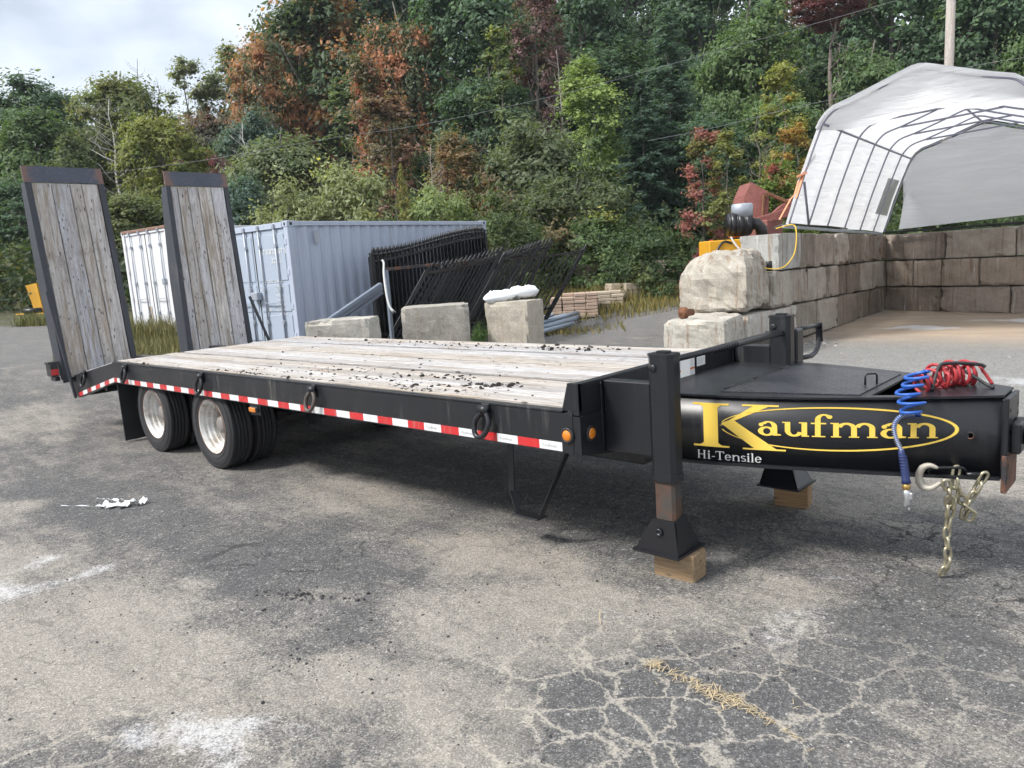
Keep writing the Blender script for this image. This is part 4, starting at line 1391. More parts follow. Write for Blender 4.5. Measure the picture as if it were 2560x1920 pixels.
chain('safety_chain', 'longest steel safety chain hanging almost to the ground from the tongue nose', [(1.612, 1.075, .605), (1.603, 1.075, .475), (1.588, 1.078, .367), (1.576, 1.08, .267), (1.582, 1.08, .17), (1.583, 1.085, .107), (1.560, 1.09, .040)])
chain('safety_chain', 'looped steel safety chain under the tongue nose, ending in the front corner', [(1.725, 1.12, .580), (1.691, 1.12, .499), (1.657, 1.13, .425), (1.640, 1.14, .36), (1.662, 1.15, .345), (1.672, 1.14, .385), (1.640, 1.12, .43), (1.628, 1.10, .50), (1.614, 1.09, .56)])
chain('safety_chain', 'short steel safety chain running from the big hook under the tongue', [(1.588, 1.0, .552), (1.595, 1.02, .51), (1.590, 1.05, .455), (1.582, 1.06, .40), (1.588, 1.065, .36)])
m = MB()
hp = smooth([(1.564, .99, .567), (1.521, .98, .530), (1.482, .98, .532), (1.463, .98, .565), (1.463, .98, .600), (1.480, .98, .636), (1.514, .98, .652), (1.548, .985, .640)], 4)
rr = np.interp(np.linspace(0, 1, len(hp)), [0, .15, .4, .7, 1], [.010, .016, .021, .018, .008])
m.tube(hp, list(rr), 10)
m.tube([(1.56, .99, .568), (1.585, .995, .562), (1.583, 1.0, .545), (1.56, .995, .55)], .009, 7, closed=True)
hk = m.build('grab_hook', MAT['cast']); tag(hk, 'large grey cast grab hook hanging under the tongue beside the chains', 'hook')

# ------------------------------------------------------------------ loose things on deck and ground
def rock_soup(name, mat, items, seed=1, sub=1, squash=.6):
    """many small lumps in one mesh: items = (x, y, z, size)"""
    bm = bmesh.new(); bmesh.ops.create_icosphere(bm, subdivisions=sub, radius=1.0)
    bv = np.array([v.co for v in bm.verts]); bf = np.array([[v.index for v in f.verts] for f in bm.faces]); bm.free()
    rg = np.random.RandomState(seed); n = len(items); I = np.array(items)
    V = np.repeat(bv[None], n, 0) * (1 + rg.uniform(-.45, .45, (n, len(bv), 1)))
    V *= np.stack([rg.uniform(.75, 1.15, n), rg.uniform(.7, 1.1, n), rg.uniform(.4, 1, n) * squash / .6], 1)[:, None, :]
    a = rg.uniform(0, 6.28, n); ca, sa = np.cos(a), np.sin(a)
    X = V[..., 0] * ca[:, None] - V[..., 1] * sa[:, None]; Y = V[..., 0] * sa[:, None] + V[..., 1] * ca[:, None]
    V[..., 0] = X; V[..., 1] = Y
    V = V * I[:, 3][:, None, None] + I[:, None, :3]
    F_ = (bf[None] + (np.arange(n) * len(bv))[:, None, None]).reshape(-1, 3)
    return new_obj(name, arr_mesh(name, V.reshape(-1, 3), F_), mat)


rg = np.random.RandomState(11)
def scatter(cx, cy, sx, sy, ang, n, s0, s1, z=None):
    out = []
    for i in range(n):
        a, b = rg.normal(0, sx), rg.normal(0, sy)
        x = cx + a * math.cos(ang) - b * math.sin(ang); y = cy + a * math.sin(ang) + b * math.cos(ang)
        s = s0 + (s1 - s0) * rg.power(.35)
        out.append((x, y, (tz(x, y) if z is None else z) + s * .12, s))
    return out


DZ = ZT + .024
its = scatter(-1.75, .30, .55, .06, 0, 120, .004, .022, DZ) + scatter(-1.2, .42, .10, .05, .2, 60, .005, .026, DZ) + scatter(-1.0, .50, .06, .04, 0, 26, .005, .024, DZ)
its += scatter(-1.75, .60, .25, .06, .1, 40, .004, .02, DZ) + scatter(-3.0, .10, 1.2, .012, 0, 240, .004, .016, DZ) + scatter(-2.6, .45, .5, .16, 0, 70, .003, .018, DZ)
its += scatter(-3.4, .45, .5, .10, .2, 60, .003, .015, DZ) + scatter(-1.9, 2.25, .35, .10, 0, 90, .005, .026, DZ) + scatter(-3.9, 2.25, 1.1, .12, 0, 110, .004, .022, DZ)
its += scatter(-3.0, 1.4, 1.6, .5, 0, 120, .003, .014, DZ) + scatter(-6.3, .05, .3, .02, 0, 20, .005, .02, DZ) + scatter(-1.32, .16, .35, .02, 0, 70, .004, .018, DZ)
its = [i for i in its if .0 < i[1] < W - .02 and -6.9 < i[0] < -.15]
its = [(a, b, c - d * .06, d * 1.0) for a, b, c, d in its]
o = rock_soup('deck_soil', MAT['clod'], its, 3, 1, .5); tag(o, 'dark crumbs of soil scattered along the wooden trailer deck', 'soil', kind='stuff')

its = scatter(-1.29, -1.12, .12, .030, R(25), 110, .003, .015) + scatter(-.95, -.92, .05, .05, 0, 12, .005, .018) + scatter(-.55, -1.5, .12, .07, .4, 40, .002, .011) + scatter(-1.05, -1.25, .3, .2, .4, 60, .002, .012)
its += scatter(-.75, -1.0, .28, .2, 0, 30, .002, .012) + scatter(-.3, -1.2, .25, .2, 0, 24, .002, .012)
its += [(rg.uniform(-5, 2.2), rg.uniform(-2.6, 1.5), .001, .0025 + .007 * rg.power(.25)) for i in range(1500)]
its += scatter(.55, -.15, .05, .03, 0, 14, .003, .010) + scatter(.95, -.45, .2, .1, .5, 50, .003, .012)
its = [i for i in its if not (i[0] > 2.0 and i[1] < -.9)]
o = rock_soup('asphalt_crumbs', m_simple('asphalt crumb', (.05, .05, .052), .95, 0, .5, 14, .5, 60), its, 5, 1, .6)
tag(o, 'loose asphalt crumbs and pebbles lying over the yard', 'gravel', kind='stuff')
its = [(rg.uniform(-5, 2.2), rg.uniform(-2.6, 2.5), .001, .002 + .004 * rg.power(.3)) for i in range(1600)]
its += [(rg.uniform(-3, 2.0), rg.uniform(4, 10), .001, .006 + .012 * rg.power(.3)) for i in range(500)]
its += scatter(-3.0, 10.3, .5, .3, 0, 90, .01, .05)
o = rock_soup('pale_gravel', m_simple('pale pebble', (.36, .34, .31), .95, 0, .4, 14, .5, 60), its, 6, 1, .6)
tag(o, 'pale pebbles scattered over the asphalt', 'gravel', kind='stuff')


def strands(name, mat, spots, lab, cat, seed=2, wid=.0010):
    rg2 = np.random.RandomState(seed); m = MB()
    for (x, y, sx, sy, ang, n, L) in spots:
        for i in range(n):
            a, b = rg2.normal(0, sx), rg2.normal(0, sy)
            cx = x + a * math.cos(ang) - b * math.sin(ang); cy = y + a * math.sin(ang) + b * math.cos(ang)
            t = rg2.uniform(0, 3.14); l = L * rg2.uniform(.4, 1); dx, dy = math.cos(t) * l / 2, math.sin(t) * l / 2
            z = .002 + rg2.uniform(0, .012); zz = rg2.uniform(-.004, .006)
            w = wid * rg2.uniform(.6, 1.5); nx, ny = -math.sin(t) * w, math.cos(t) * w
            k = len(m.v)
            m.add([(cx - dx - nx, cy - dy - ny, z), (cx - dx + nx, cy - dy + ny, z), (cx + rg2.uniform(-.003, .003) + nx, cy + ny, z + zz + .003), (cx - nx, cy - ny, z + zz + .003), (cx + dx + nx, cy + dy + ny, z), (cx + dx - nx, cy + dy - ny, z)],
                  [(0, 1, 2, 3), (3, 2, 4, 5)])
    o = m.build(name, mat, fix=False); tag(o, lab, cat, kind='stuff')


strands('straw_litter', MAT['straw'], [(.79, -.555, .034, .020, .3, 47, 0.081), (.86, -.56, .03, .03, 0, 5, 0.068), (.91, -.575, .028, .012, -.2, 25, 0.068), (.99, -.565, .014, .008, 0, 11, 0.054), (1.02, -.60, .03, .014, -.3, 25, 0.068), (1.10, -.605, .035, .024, 0, 56, 0.081), (1.19, -.60, .03, .022, -.1, 47, 0.074), (1.15, -.66, .05, .03, 0, 8, 0.068), (1.28, -.618, .022, .012, -.2, 25, 0.068),
        (1.345, -.64, .022, .006, -.4, 14, 0.054), (1.42, -.66, .03, .005, -.4, 11, 0.047), (1.52, -.70, .03, .005, -.5, 7, 0.047), (-1.37, -.17, .07, .012, -.2, 16, 0.054), (1.0, -.42, .02, .01, 0, 2, 0.041), (.32, -.33, .002, .002, 0, 2, 0.162), (1.1, -.5, .3, .2, 0, 16, 0.041)], 'loose yellow straw strewn along a crack in the asphalt', 'straw')


# torn white plastic on the ground
def scrap():
    rg2 = random.Random(8); root = empty('plastic_scrap', (-4.35, -1.08, 0))
    tag(root, 'torn white plastic scrap lying on the asphalt near the rear wheels', 'litter')
    def sheet(cx, cy, L, Wd, ang, h):
        m = MB(); nx, ny = 14, 7; vs = []
        for i in range(nx):
            for j in range(ny):
                u = (i / (nx - 1) - .5) * L; v = (j / (ny - 1) - .5) * Wd * (.5 + .5 * math.sin(i * 1.3 + 1))
                z = .006 + h * max(0, mnoise.noise(Vector((u * 22, v * 22, cx * 9)))+.35)
                vs.append((cx + u * math.cos(ang) - v * math.sin(ang), cy + u * math.sin(ang) + v * math.cos(ang), z))
        fs = [(i * ny + j, (i + 1) * ny + j, (i + 1) * ny + j + 1, i * ny + j + 1) for i in range(nx - 1) for j in range(ny - 1)]
        m.add(vs, fs, True); m.build('plastic_sheet', MAT['plastic_white'], root, fix=False)
    sheet(.12, .02, .28, .18, .5, .05); sheet(.24, .14, .18, .10, 1.2, .07); sheet(-.02, .10, .42, .03, .35, .03); sheet(-.12, -.13, .55, .02, .5, .012); sheet(-.25, .03, .14, .012, .3, .01)


scrap()
# ------------------------------------------------------------------ concrete blocks and boulders
def rough_block(L, Wd, H, r=.04, amp=.012, seed=0, cuts=7, dome=0.0, taper=0.0):
    bm = bmesh.new(); bmesh.ops.create_cube(bm, size=2.0)
    bmesh.ops.subdivide_edges(bm, edges=bm.edges[:], cuts=cuts, use_grid_fill=True)
    h = Vector((L / 2, Wd / 2, H / 2)); off = Vector((seed * 7.3, seed * 3.1, seed * 1.7))
    for v in bm.verts:
        p = Vector((math.copysign(abs(v.co.x) ** .8, v.co.x) * h.x, math.copysign(abs(v.co.y) ** .8, v.co.y) * h.y, math.copysign(abs(v.co.z) ** .8, v.co.z) * h.z))
        q = Vector([max(-(h[i] - r), min(h[i] - r, p[i])) for i in range(3)])
        d = p - q
        p = q + d.normalized() * r if d.length > 1e-6 else p
        if dome and p.z > 0:
            k = 1 - dome * (p.z / h.z) ** 2 * (.9 if p.x < 0 else .35)
            p.x *= k; p.y *= (1 - dome * .6 * (p.z / h.z) ** 2)
        if taper: p.x *= 1 - taper * (p.z / h.z + 1) / 2; p.y *= 1 - taper * (p.z / h.z + 1) / 2
        n = d.normalized() if d.length > 1e-6 else Vector((0, 0, 1))
        a = mnoise.noise(p * 2.1 + off) * 1.0 + mnoise.noise(p * 7 + off) * .8 + mnoise.noise(p * 17 + off) * .6
        nz = sum(1 for i in range(3) if abs(d[i]) > r * .2)
        chip = max(0.0, mnoise.noise(p * 4.3 + off * 2) + mnoise.noise(p * 11 + off) * .5 - .12) * (.11 if nz > 1 else .0)
        v.co = p + n * (a * amp - chip)
        v.co.z += H / 2
    me = bpy.data.meshes.new('block'); bm.to_mesh(me); bm.free()
    return me


def free_block(name, lab, x, y, L, Wd, H, rz, col, cat='concrete block', mat='boulder', z=None, **kw):
    o = new_obj(name, rough_block(L, Wd, H, **kw), MAT[mat], None, (x, y, (tz(x, y) if z is None else z) - .01), (0, 0, rz), col)
    if lab: tag(o, lab, cat, 'concrete blocks behind the trailer')
    return o


CB = at(1040, 772, 12.6); CC = at(1261, 751, 12.4); CA = at(838, 812, 11.6)
free_block('concrete_block', 'squat rough concrete block in front of the pale blue container corner', CA[0] - .15, CA[1] + .25, 1.0, .75, 1.12, R(40), (.47, .45, .41), r=.03, amp=.018, seed=3, cuts=12)
free_block('concrete_block', 'wide concrete block with gravelly top in front of the black gates', CB[0] + .06, CB[1] + .38, 1.12, .80, 1.19, R(46), (.43, .41, .37), r=.018, amp=.010, seed=5, cuts=12)
free_block('concrete_block', 'concrete block carrying white plastic bags beside the leaning gates', CC[0] - .06, CC[1] + .30, .78, .70, 1.20, R(18), (.43, .39, .33), r=.018, amp=.009, seed=9, cuts=12)

# bags on the block
def bag(lab, x, y, z, L, Wd, H, rz, seed):
    bm = bmesh.new(); bmesh.ops.create_uvsphere(bm, u_segments=44, v_segments=24, radius=1.0)
    for v in bm.verts:
        p = v.co.copy()
        sx = math.copysign(abs(p.x) ** .55, p.x); sy = math.copysign(abs(p.y) ** .55, p.y)
        e = 1 - .75 * abs(sx) ** 6
        n = mnoise.noise(Vector((sx * 2.2, sy * 2.2, seed))) * .5 + mnoise.noise(Vector((sx * 5, sy * 5, seed))) * .4 + abs(mnoise.noise(Vector((sx * 9, sy * 9, seed)))) * .45
        v.co = (sx * L / 2 * (1 + .05 * mnoise.noise(Vector((sy * 3, seed, 0)))), sy * Wd / 2, (p.z * (1 + n) * H / 2) * max(.25, e))
    for f in bm.faces: f.smooth = True
    me = bpy.data.meshes.new('plastic_bag'); bm.to_mesh(me); bm.free()
    o = new_obj('plastic_bag', me, MAT['plastic_white'], None, (x, y, z), (R(3), R(-4), rz)); tag(o, lab, 'bag', 'bags on the concrete block')


B1 = at(1255, 732, 12.55); B2 = at(1315, 728, 12.75)
bag('flat white plastic bag on the concrete block, nearer the gates', B1[0] - .08, B1[1] + .02, 1.275, .56, .42, .16, R(45), 2.0)
bag('crumpled white plastic bag on the concrete block, right-hand one', B2[0] - .08, B2[1] + .02, 1.315, .52, .36, .17, R(62), 7.0)

# ------------------------------------------------------------------ block walls of the storage bay
wall_side = empty('block_wall', (-3.3, 9.0, 0)); tag(wall_side, 'stepped wall of big stained concrete blocks, running back beside the bay', 'wall')
wall_back = empty('block_wall', (-3.47, 17.0, 0)); tag(wall_back, 'dark brown-stained back wall of big concrete blocks under the white shelter', 'wall')
def xin(y): return -3.05 - .055 * (y - 9.7)
def zrow(y, r):
    t = (17 - y) / 8
    z0 = -.03 + .10 * t; z1 = 1.90 + .16 * t
    return z0 + (z1 - z0) * r / 3
rw = random.Random(21)
def lerp3(a, b, t): return tuple(x + (y - x) * t for x, y in zip(a, b))
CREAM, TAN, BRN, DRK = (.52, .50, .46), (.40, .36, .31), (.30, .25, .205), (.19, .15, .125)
def side_block(y0, y1, row, r=.045, amp=.014, col=None, inset=None, lab=None, hz=None, **kw):
    ym = (y0 + y1) / 2; z0, z1 = zrow(ym, row), zrow(ym, row + 1)
    if hz: z1 = z0 + hz
    Wd = .72
    ins = rw.uniform(-.035, .055) if inset is None else inset
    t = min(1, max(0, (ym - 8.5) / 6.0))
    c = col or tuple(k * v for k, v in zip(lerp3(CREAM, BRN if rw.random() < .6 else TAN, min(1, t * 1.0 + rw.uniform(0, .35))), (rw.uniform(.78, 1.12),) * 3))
    me = rough_block(Wd, y1 - y0 - .034, z1 - z0 - .022, r=r, amp=amp, seed=rw.randrange(99), **kw)
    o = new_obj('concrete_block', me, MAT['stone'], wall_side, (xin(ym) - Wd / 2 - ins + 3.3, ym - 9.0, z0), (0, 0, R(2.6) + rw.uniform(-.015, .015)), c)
    if lab: o['label'] = lab
    return o


# bottom course
def end_stone(x, y, L, Wd, H, z, rz, col, lab, **kw):
    o = new_obj('concrete_block', rough_block(L, Wd, H, **kw), MAT['stone'], wall_side, (x + 3.3, y - 9.0, z), (0, 0, rz), col); o['label'] = lab


end_stone(-3.30, 7.50, .95, 1.35, .80, -.02, R(14), (.60, .58, .53), 'pale bottom end block carrying a rusty roller', r=.05, amp=.028, seed=31, cuts=10)
y = 8.25
for L in (1.1, 1.25, 1.3, 1.2, 1.25, 1.3, 1.0): side_block(y, min(y + L, 17.4), 0, .022, .012); y += L
# middle course: rounded boulder end
end_stone(-3.60, 8.76, 1.16, 1.25, .97, .79, R(9), (.56, .53, .47), 'big rounded pale boulder block on the second course', r=.07, amp=.05, seed=47, cuts=12, dome=.55)
y = 9.42
for L in (.95, 1.0, 1.15, .65, .7, .9, 1.0, 1.0): side_block(y, min(y + L, 17.3), 1, .022, .013); y += L
# top course
side_block(9.72, 10.85, 2, .014, .004, (.44, .45, .44), 0.0, 'smooth grey newer block at the near end of the top course')
y = 10.85
for L, k in ((.95, 0), (1.25, 0), (.75, 1), (1.1, 0), (.7, 0), (.9, 0), (.9, 0)):
    side_block(y, min(y + L, 17.2), 2, .022 + .03 * k, .012 + .03 * k); y += L

bdir = np.array([.9515, -.3077]); bang = math.atan2(bdir[1], bdir[0])
def back_block(s0, s1, row, col):
    z0, z1 = -.03 + row * .637, -.03 + (row + 1) * .637
    me = rough_block(s1 - s0 - .032, .75, z1 - z0 - .022, r=.02, amp=.010, seed=rw.randrange(99))
    sm = (s0 + s1) / 2; ins = .375 + rw.uniform(-.01, .03)
    x = -3.47 + bdir[0] * sm + .3077 * ins; y_ = 17.0 + bdir[1] * sm + .9515 * ins
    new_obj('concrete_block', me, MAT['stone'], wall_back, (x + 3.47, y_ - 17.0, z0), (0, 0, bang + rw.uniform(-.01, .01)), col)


def run(row, Ls, base):
    s = -.02
    back_block(-.8, -.02, row, base)
    for L in Ls:
        back_block(s, s + L, row, lerp3(base, DRK if rw.random() < .35 else base, rw.uniform(.2, .9))); s += L
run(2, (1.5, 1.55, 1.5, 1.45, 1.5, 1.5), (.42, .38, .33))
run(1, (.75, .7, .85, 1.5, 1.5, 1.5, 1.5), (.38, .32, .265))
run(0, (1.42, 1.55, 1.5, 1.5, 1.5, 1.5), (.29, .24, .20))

# rusty roller on the bottom block, black pot, yellow cord
P = at(1702, 783, 11.6)
m = MB(); m.lathe([(.0, -.012), (.016, -.012), (.016, -.001), (.085, .0), (.092, .008), (.092, .09), (.06, .10), (.05, .22)], (0, 0, 0), 'y', 24)
o = m.build('rusty_roller', MAT['rust'], None, (P[0], P[1], P[2]), (0, 0, R(-28))); tag(o, 'small rust-brown roller end with a centre hole on the bottom end block', 'roller')
P = (-3.14, 9.53)
m = MB(); m.lathe([(.062, 0), (.052, .16), (.046, .165), (.044, .15), (.04, .02), (0, .02)], (0, 0, 0), 'z', 20)
o = m.build('black_pot', MAT['black_plastic'], None, (P[0], P[1], zrow(9.5, 2) - .005)); tag(o, 'small black pot in front of the smooth grey top block', 'pot')
s8 = lambda x, y: (1660 + x / 2.1833, 100 + y / 2.1833)
pts = [at(*s8(a, b), d) for a, b, d in ((610, 1030, 13.3), (700, 1008, 13.2), (722, 1045, 12.97), (716, 1150, 12.95), (685, 1210, 12.95), (645, 1243, 12.9), (590, 1250, 12.85), (520, 1240, 12.8))]
o = MB().tube(smooth(pts, 6), .011, 7).build('extension_cord', MAT['cord_yellow']); tag(o, 'yellow extension cord drooping over the smooth grey block', 'cord')
pts = [at(*s8(a, b), d) for a, b, d in ((590, 1030, 13.6), (640, 1010, 13.5), (700, 1005, 13.4), (790, 1012, 13.6), (900, 1018, 14.2), (1000, 1030, 15))]
o = MB().tube(smooth(pts, 6), .014, 7).build('black_cable', MAT['black_plastic']); tag(o, 'black cable lying along the top of the block wall', 'cable')

# ------------------------------------------------------------------ fabric shelter over the bay
shel = empty('fabric_shelter', (-1.1, 13.4, 0)); tag(shel, 'white tarpaulin shelter on bent grey hoops standing on the block walls', 'shelter')
SP = [(-2.07, 2.18), (-1.95, 2.54), (-1.84, 2.88), (-1.68, 3.32), (-1.53, 3.70), (-1.47, 3.82), (-1.38, 3.93), (-1.25, 4.02), (-1.0, 4.09), (-.75, 4.175), (-.5, 4.26), (-.25, 4.35), (-.10, 4.40), (0, 4.415)]
SP = SP + [(-a, z) for a, z in SP[-2::-1]]
def arch(y, inset=0.0, sag=0.0):
    t = (y - 10.1) / 6.54; px = -1.0 - .36 * t; out = []
    for a, z in SP:
        k = (z - 2.18) / (4.415 - 2.18)
        zz = z - (.24 * (1 - k) + .185 * k) * t
        aa = a * (1 + .002 * t); n = Vector((aa / 2.2, 0, .9 * k)).normalized()
        p = Vector((px + aa, y + .057 * (aa + 2.07), zz)) - n * (inset + sag)
        out.append(p)
    return out


def up_(o):
    o.parent = shel; o.matrix_parent_inverse = Matrix.Translation((1.1, -13.4, 0)); return o


hy = [10.12, 11.15, 12.25, 13.40, 14.55, 15.65, 16.62]
m = MB(); ys = np.linspace(10.06, 16.66, 40); rows = []
for y in ys:
    dd = min(abs(y - h) for h in hy); sag = .045 * min(1, dd / .5) ** 1.4
    pr = arch(y, 0, sag)
    pr = [p + Vector((0, 0, 0)) + Vector((mnoise.noise(p * 1.3) * .02, 0, mnoise.noise(p * 1.1 + Vector((5, 0, 0))) * .03)) for p in pr]
    rows.append(pr)
n_ = len(SP); vs = [p for r_ in rows for p in r_]
fs = [(i * n_ + j, i * n_ + j + 1, (i + 1) * n_ + j + 1, (i + 1) * n_ + j) for i in range(len(ys) - 1) for j in range(n_ - 1)
      if not (31 < i < 38 and j in (1, 2))]
m.add(vs, fs, True); up_(m.build('cover', MAT['tarp'], fix=False))
m = MB(); vs = [rows[i][j] for i in (32, 35, 38) for j in (1, 2, 3)]
m.add(vs, [(0, 1, 4, 3), (1, 2, 5, 4), (3, 4, 7, 6), (4, 5, 8, 7)], True); up_(m.build('window', MAT['film'], fix=False))
for y in hy:
    up_(MB().tube(smooth(arch(y, .05), 3), .017, 8).build('hoop', MAT['pipe_steel']))
for j in (5, 13, len(SP) - 6):
    up_(MB().tube([arch(y, .085)[j] for y in hy], .021, 8).build('purlin', MAT['pipe_steel']))
for y in hy[1:]:
    A = arch(y, .06)
    up_(MB().tube([A[8], A[len(SP) - 10]], .018, 8).build('tie_tube', MAT['pipe_steel']))
A = arch(10.2, .06); B_ = arch(11.15, .05)
up_(MB().tube([A[2], B_[0]], .022, 8).build('brace', MAT['pipe_steel']))
# front valance hanging from the first hoop
m = MB(); A = arch(10.04, -.02); n2 = len(A); vs = []; K = 7
low = {0: 0.0}
for i, p in enumerate(A):
    f = abs(i - (n2 - 1) / 2) / ((n2 - 1) / 2)
    drop = .62 * max(0, 1 - (f / .68) ** 2.2) + .02
    for k in range(K):
        t = k / (K - 1)
        w = mnoise.noise(Vector((p.x * 2.2, t * 3.1, 3))) * .05 * (1 if 0 < k else 0)
        vs.append(p + Vector((0, -.01 + .30 * math.sin(t * 1.6) + w, -drop * t)))
vs = vs[4 * K:(n2 - 4) * K]; n2 -= 8
fs = [(i * K + k, (i + 1) * K + k, (i + 1) * K + k + 1, i * K + k + 1) for i in range(n2 - 1) for k in range(K - 1)]
m.add(vs, fs, True); up_(m.build('front_valance', MAT['tarp_front']))
# loose curtain across the back
m = MB(); A = arch(16.55, .07); NX, NZ = 40, 14
zs_top = lambda x: np.interp(x, [p.x for p in A], [p.z for p in A])
vs = []
for i in range(NX):
    x = -3.05 + 3.6 * i / (NX - 1)
    top = float(zs_top(max(x, -3.3))) - .03
    bot = 1.98 + .045 * (x + 3.05)
    for k in range(NZ):
        t = k / (NZ - 1); z = top + (bot - top) * t
        fold = .05 * math.sin(x * 2.2 + z * 3.4) + .06 * mnoise.noise(Vector((x * 1.2 + z * 1.4, z * 2.4 - x * .6, 1.0)))
        xx = x
        if i == 0: xx = max(x, -3.05 + (z - 1.98) * .15)
        vs.append((xx, 16.55 + .057 * (x + 3.4) + fold * (.25 + t), z))
fs = [(i * NZ + k, (i + 1) * NZ + k, (i + 1) * NZ + k + 1, i * NZ + k + 1) for i in range(NX - 1) for k in range(NZ - 1)]
m.add(vs, fs, True); up_(m.build('back_curtain', MAT['tarp_grey'], fix=False))
m = MB(); m.bar((-3.40, 16.75, 1.925), (2.3, 15.1, 1.925), .06, .05, .005); up_(m.build('base_bar', MAT['iron']))
m = MB(); m.bar((-3.12, 10.1, 2.13), (-3.47, 16.7, 1.90), .05, .05, .005); up_(m.build('base_bar', MAT['galv']))
# faded straps on the front hoop
pts = [at(*s8(a, b), 13.05) for a, b in ((800, 590), (775, 680), (765, 720), (735, 770), (715, 840), (690, 870), (630, 980))]
m = MB()
for a, b in zip(pts[:-1], pts[1:]): m.bar(a, b, .045, .008)
m.bar(at(*s8(765, 720), 13.0), at(*s8(720, 865), 13.0), .05, .01); m.bar(at(*s8(730, 745), 13.0), at(*s8(775, 725), 13.0), .09, .03)
o = m.build('orange_strap', MAT['strap']); tag(o, 'faded orange strap tied along the front edge of the shelter', 'strap')

# ------------------------------------------------------------------ shipping containers
def container(name, lab, org, rz, L, H, body, door, edge, rods=True, corr=True, Wd=2.44):
    root = empty(name, org, rz); tag(root, lab, 'container')
    P_ = .13
    def part(m, nm, mat, parent=root): return m.build(nm, mat, parent)
    # posts, rails
    for l in (0, L - P_):
        for w in (0, Wd - P_): part(MB().box(l, l + P_, w, w + P_, .118, H - .118, .008), 'corner_post', edge)
    for w in (.004, Wd - .074): part(MB().box(P_ + .05, L - P_ - .05, w, w + .07, H - .10, H - .012, .006), 'frame_rail', edge); part(MB().box(P_ + .05, L - P_ - .05, w, w + .07, .01, .14, .006), 'frame_rail', edge)
    for l in (.004, L - .074): part(MB().box(l, l + .07, P_ + .05, Wd - P_ - .05, H - .125, H - .014, .006), 'frame_rail', edge); part(MB().box(l, l + .07, P_ + .05, Wd - P_ - .05, .01, .14, .006), 'frame_rail', edge)
    for l in (-.005, L - .175):
        for w in (-.005, Wd - .155):
            for z in (0, H - .118):
                m = MB(); m.box(l, l + .18, w, w + .16, z, z + .118, .006); c = part(m, 'corner_casting', edge)
                m = MB(); m.box(l - .002, l + .004, w + .055, w + .105, z + .03, z + .088); m.box(l + .06, l + .12, w - .002, w + .004, z + .03, z + .088); part(m, 'casting_hole', MAT['seal'], c)
    # corrugated sides
    pitch = .276; prof = [(0, 0), (.07, 0), (.138, 1), (.208, 1)]
    for w, sg in ((.030, 1), (Wd - .030, -1)):
        m = MB(); pts = []
        l = P_
        while l < L - P_:
            for a, d in prof:
                if l + a < L - P_: pts.append((l + a, w + sg * d * .036))
            l += pitch
        pts.append((L - P_, w))
        vs = []; fs = []
        for a, b in pts: vs += [(a, b, .13), (a, b, H - .09)]
        for i in range(len(pts) - 1): fs.append((2 * i, 2 * i + 2, 2 * i + 3, 2 * i + 1))
        m.add(vs, fs); part(m, 'side_panel', body)
    m = MB(); vs = []; fs = []; l = .1; i = 0
    while l < L - .1:
        for a, d in prof:
            vs += [(l + a, .05, H - .03 + .018 * d), (l + a, Wd - .05, H - .03 + .018 * d)]
        l += pitch
    for i in range(len(vs) // 2 - 1): fs.append((2 * i, 2 * i + 2, 2 * i + 3, 2 * i + 1))
    m.add(vs, fs); part(m, 'roof_panel', body)
    MB().box(L - .05, L - .02, P_, Wd - P_, .14, H - .11).build('end_panel', body, root)
    # doors
    for k in (0, 1):
        w0, w1 = (P_ + .01, Wd / 2 - .012) if k == 0 else (Wd / 2 + .012, Wd - P_ - .01)
        m = MB(); m.box(.035, .075, w0, w1, .15, H - .13, .004)
        d = part(m, 'door', door)
        if corr:
            zz = [.20, .20 + (H - .38) * .27, .20 + (H - .38) * .55, H - .19]
            for a, b in zip(zz[:-1], zz[1:]):
                m = MB(); m.box(.022, .036, w0 + .05, w1 - .05, a + .035, b - .035, .012); part(m, 'door_panel', door, d)
        for f in (.22, .72):
            w = w0 + (w1 - w0) * (f if k == 1 else 1 - f)
            m = MB(); m.tube([(-.008, w, .10), (-.008, w, H - .06)], .019, 8)
            for z in (.62, H * .5, H - .45): m.box(-.03, .03, w - .035, w + .035, z - .04, z + .04, .006)
            for z in (.10, H - .08): m.box(-.035, .012, w - .03, w + .03, z - .05, z + .05, .008)
            rd = part(m, 'lock_rod', MAT['galv'], d)
            s_ = 1 if (k == 1) else -1
            m = MB(); m.bar((-.035, w, 1.02), (-.035, w - .32 * s_ * (1 if f < .5 else -1) * .0 - .30 * s_ * -1 * (1 if f > .5 else -1) * -1, 1.0), .03, .012, .003); part(m, 'lock_handle', MAT['galv'], d)
        for z in (.35, H * .36, H * .62, H - .4):
            w = w0 - .03 if k == 0 else w1 + .03
            m = MB(); m.box(-.012, .03, w - .035, w + .035, z - .06, z + .06, .008); part(m, 'hinge', edge, d)
    m = MB(); m.box(.028, .07, Wd / 2 - .0115, Wd / 2 + .0115, .15, H - .13); part(m, 'door_seal', MAT['seal'])
    return root


gc = container('shipping_container', 'pale blue-grey corrugated shipping container standing behind the black gates', (-10.667, 4.782, .325), R(95), 6.06, 2.59, MAT['cont_blue'], MAT['cont_door'], MAT['cont_blue'])
def door_text(root, body, size, w, z, l=.016):
    # text on the door end (faces -l); runs towards -w
    M_ = Matrix.Translation((l, w, z)) @ Matrix.Rotation(R(-90), 4, 'Z') @ Matrix.Rotation(R(90), 4, 'X')
    text_mesh('door_lettering', body, size, MAT['white_vinyl'], root, M_, .001)


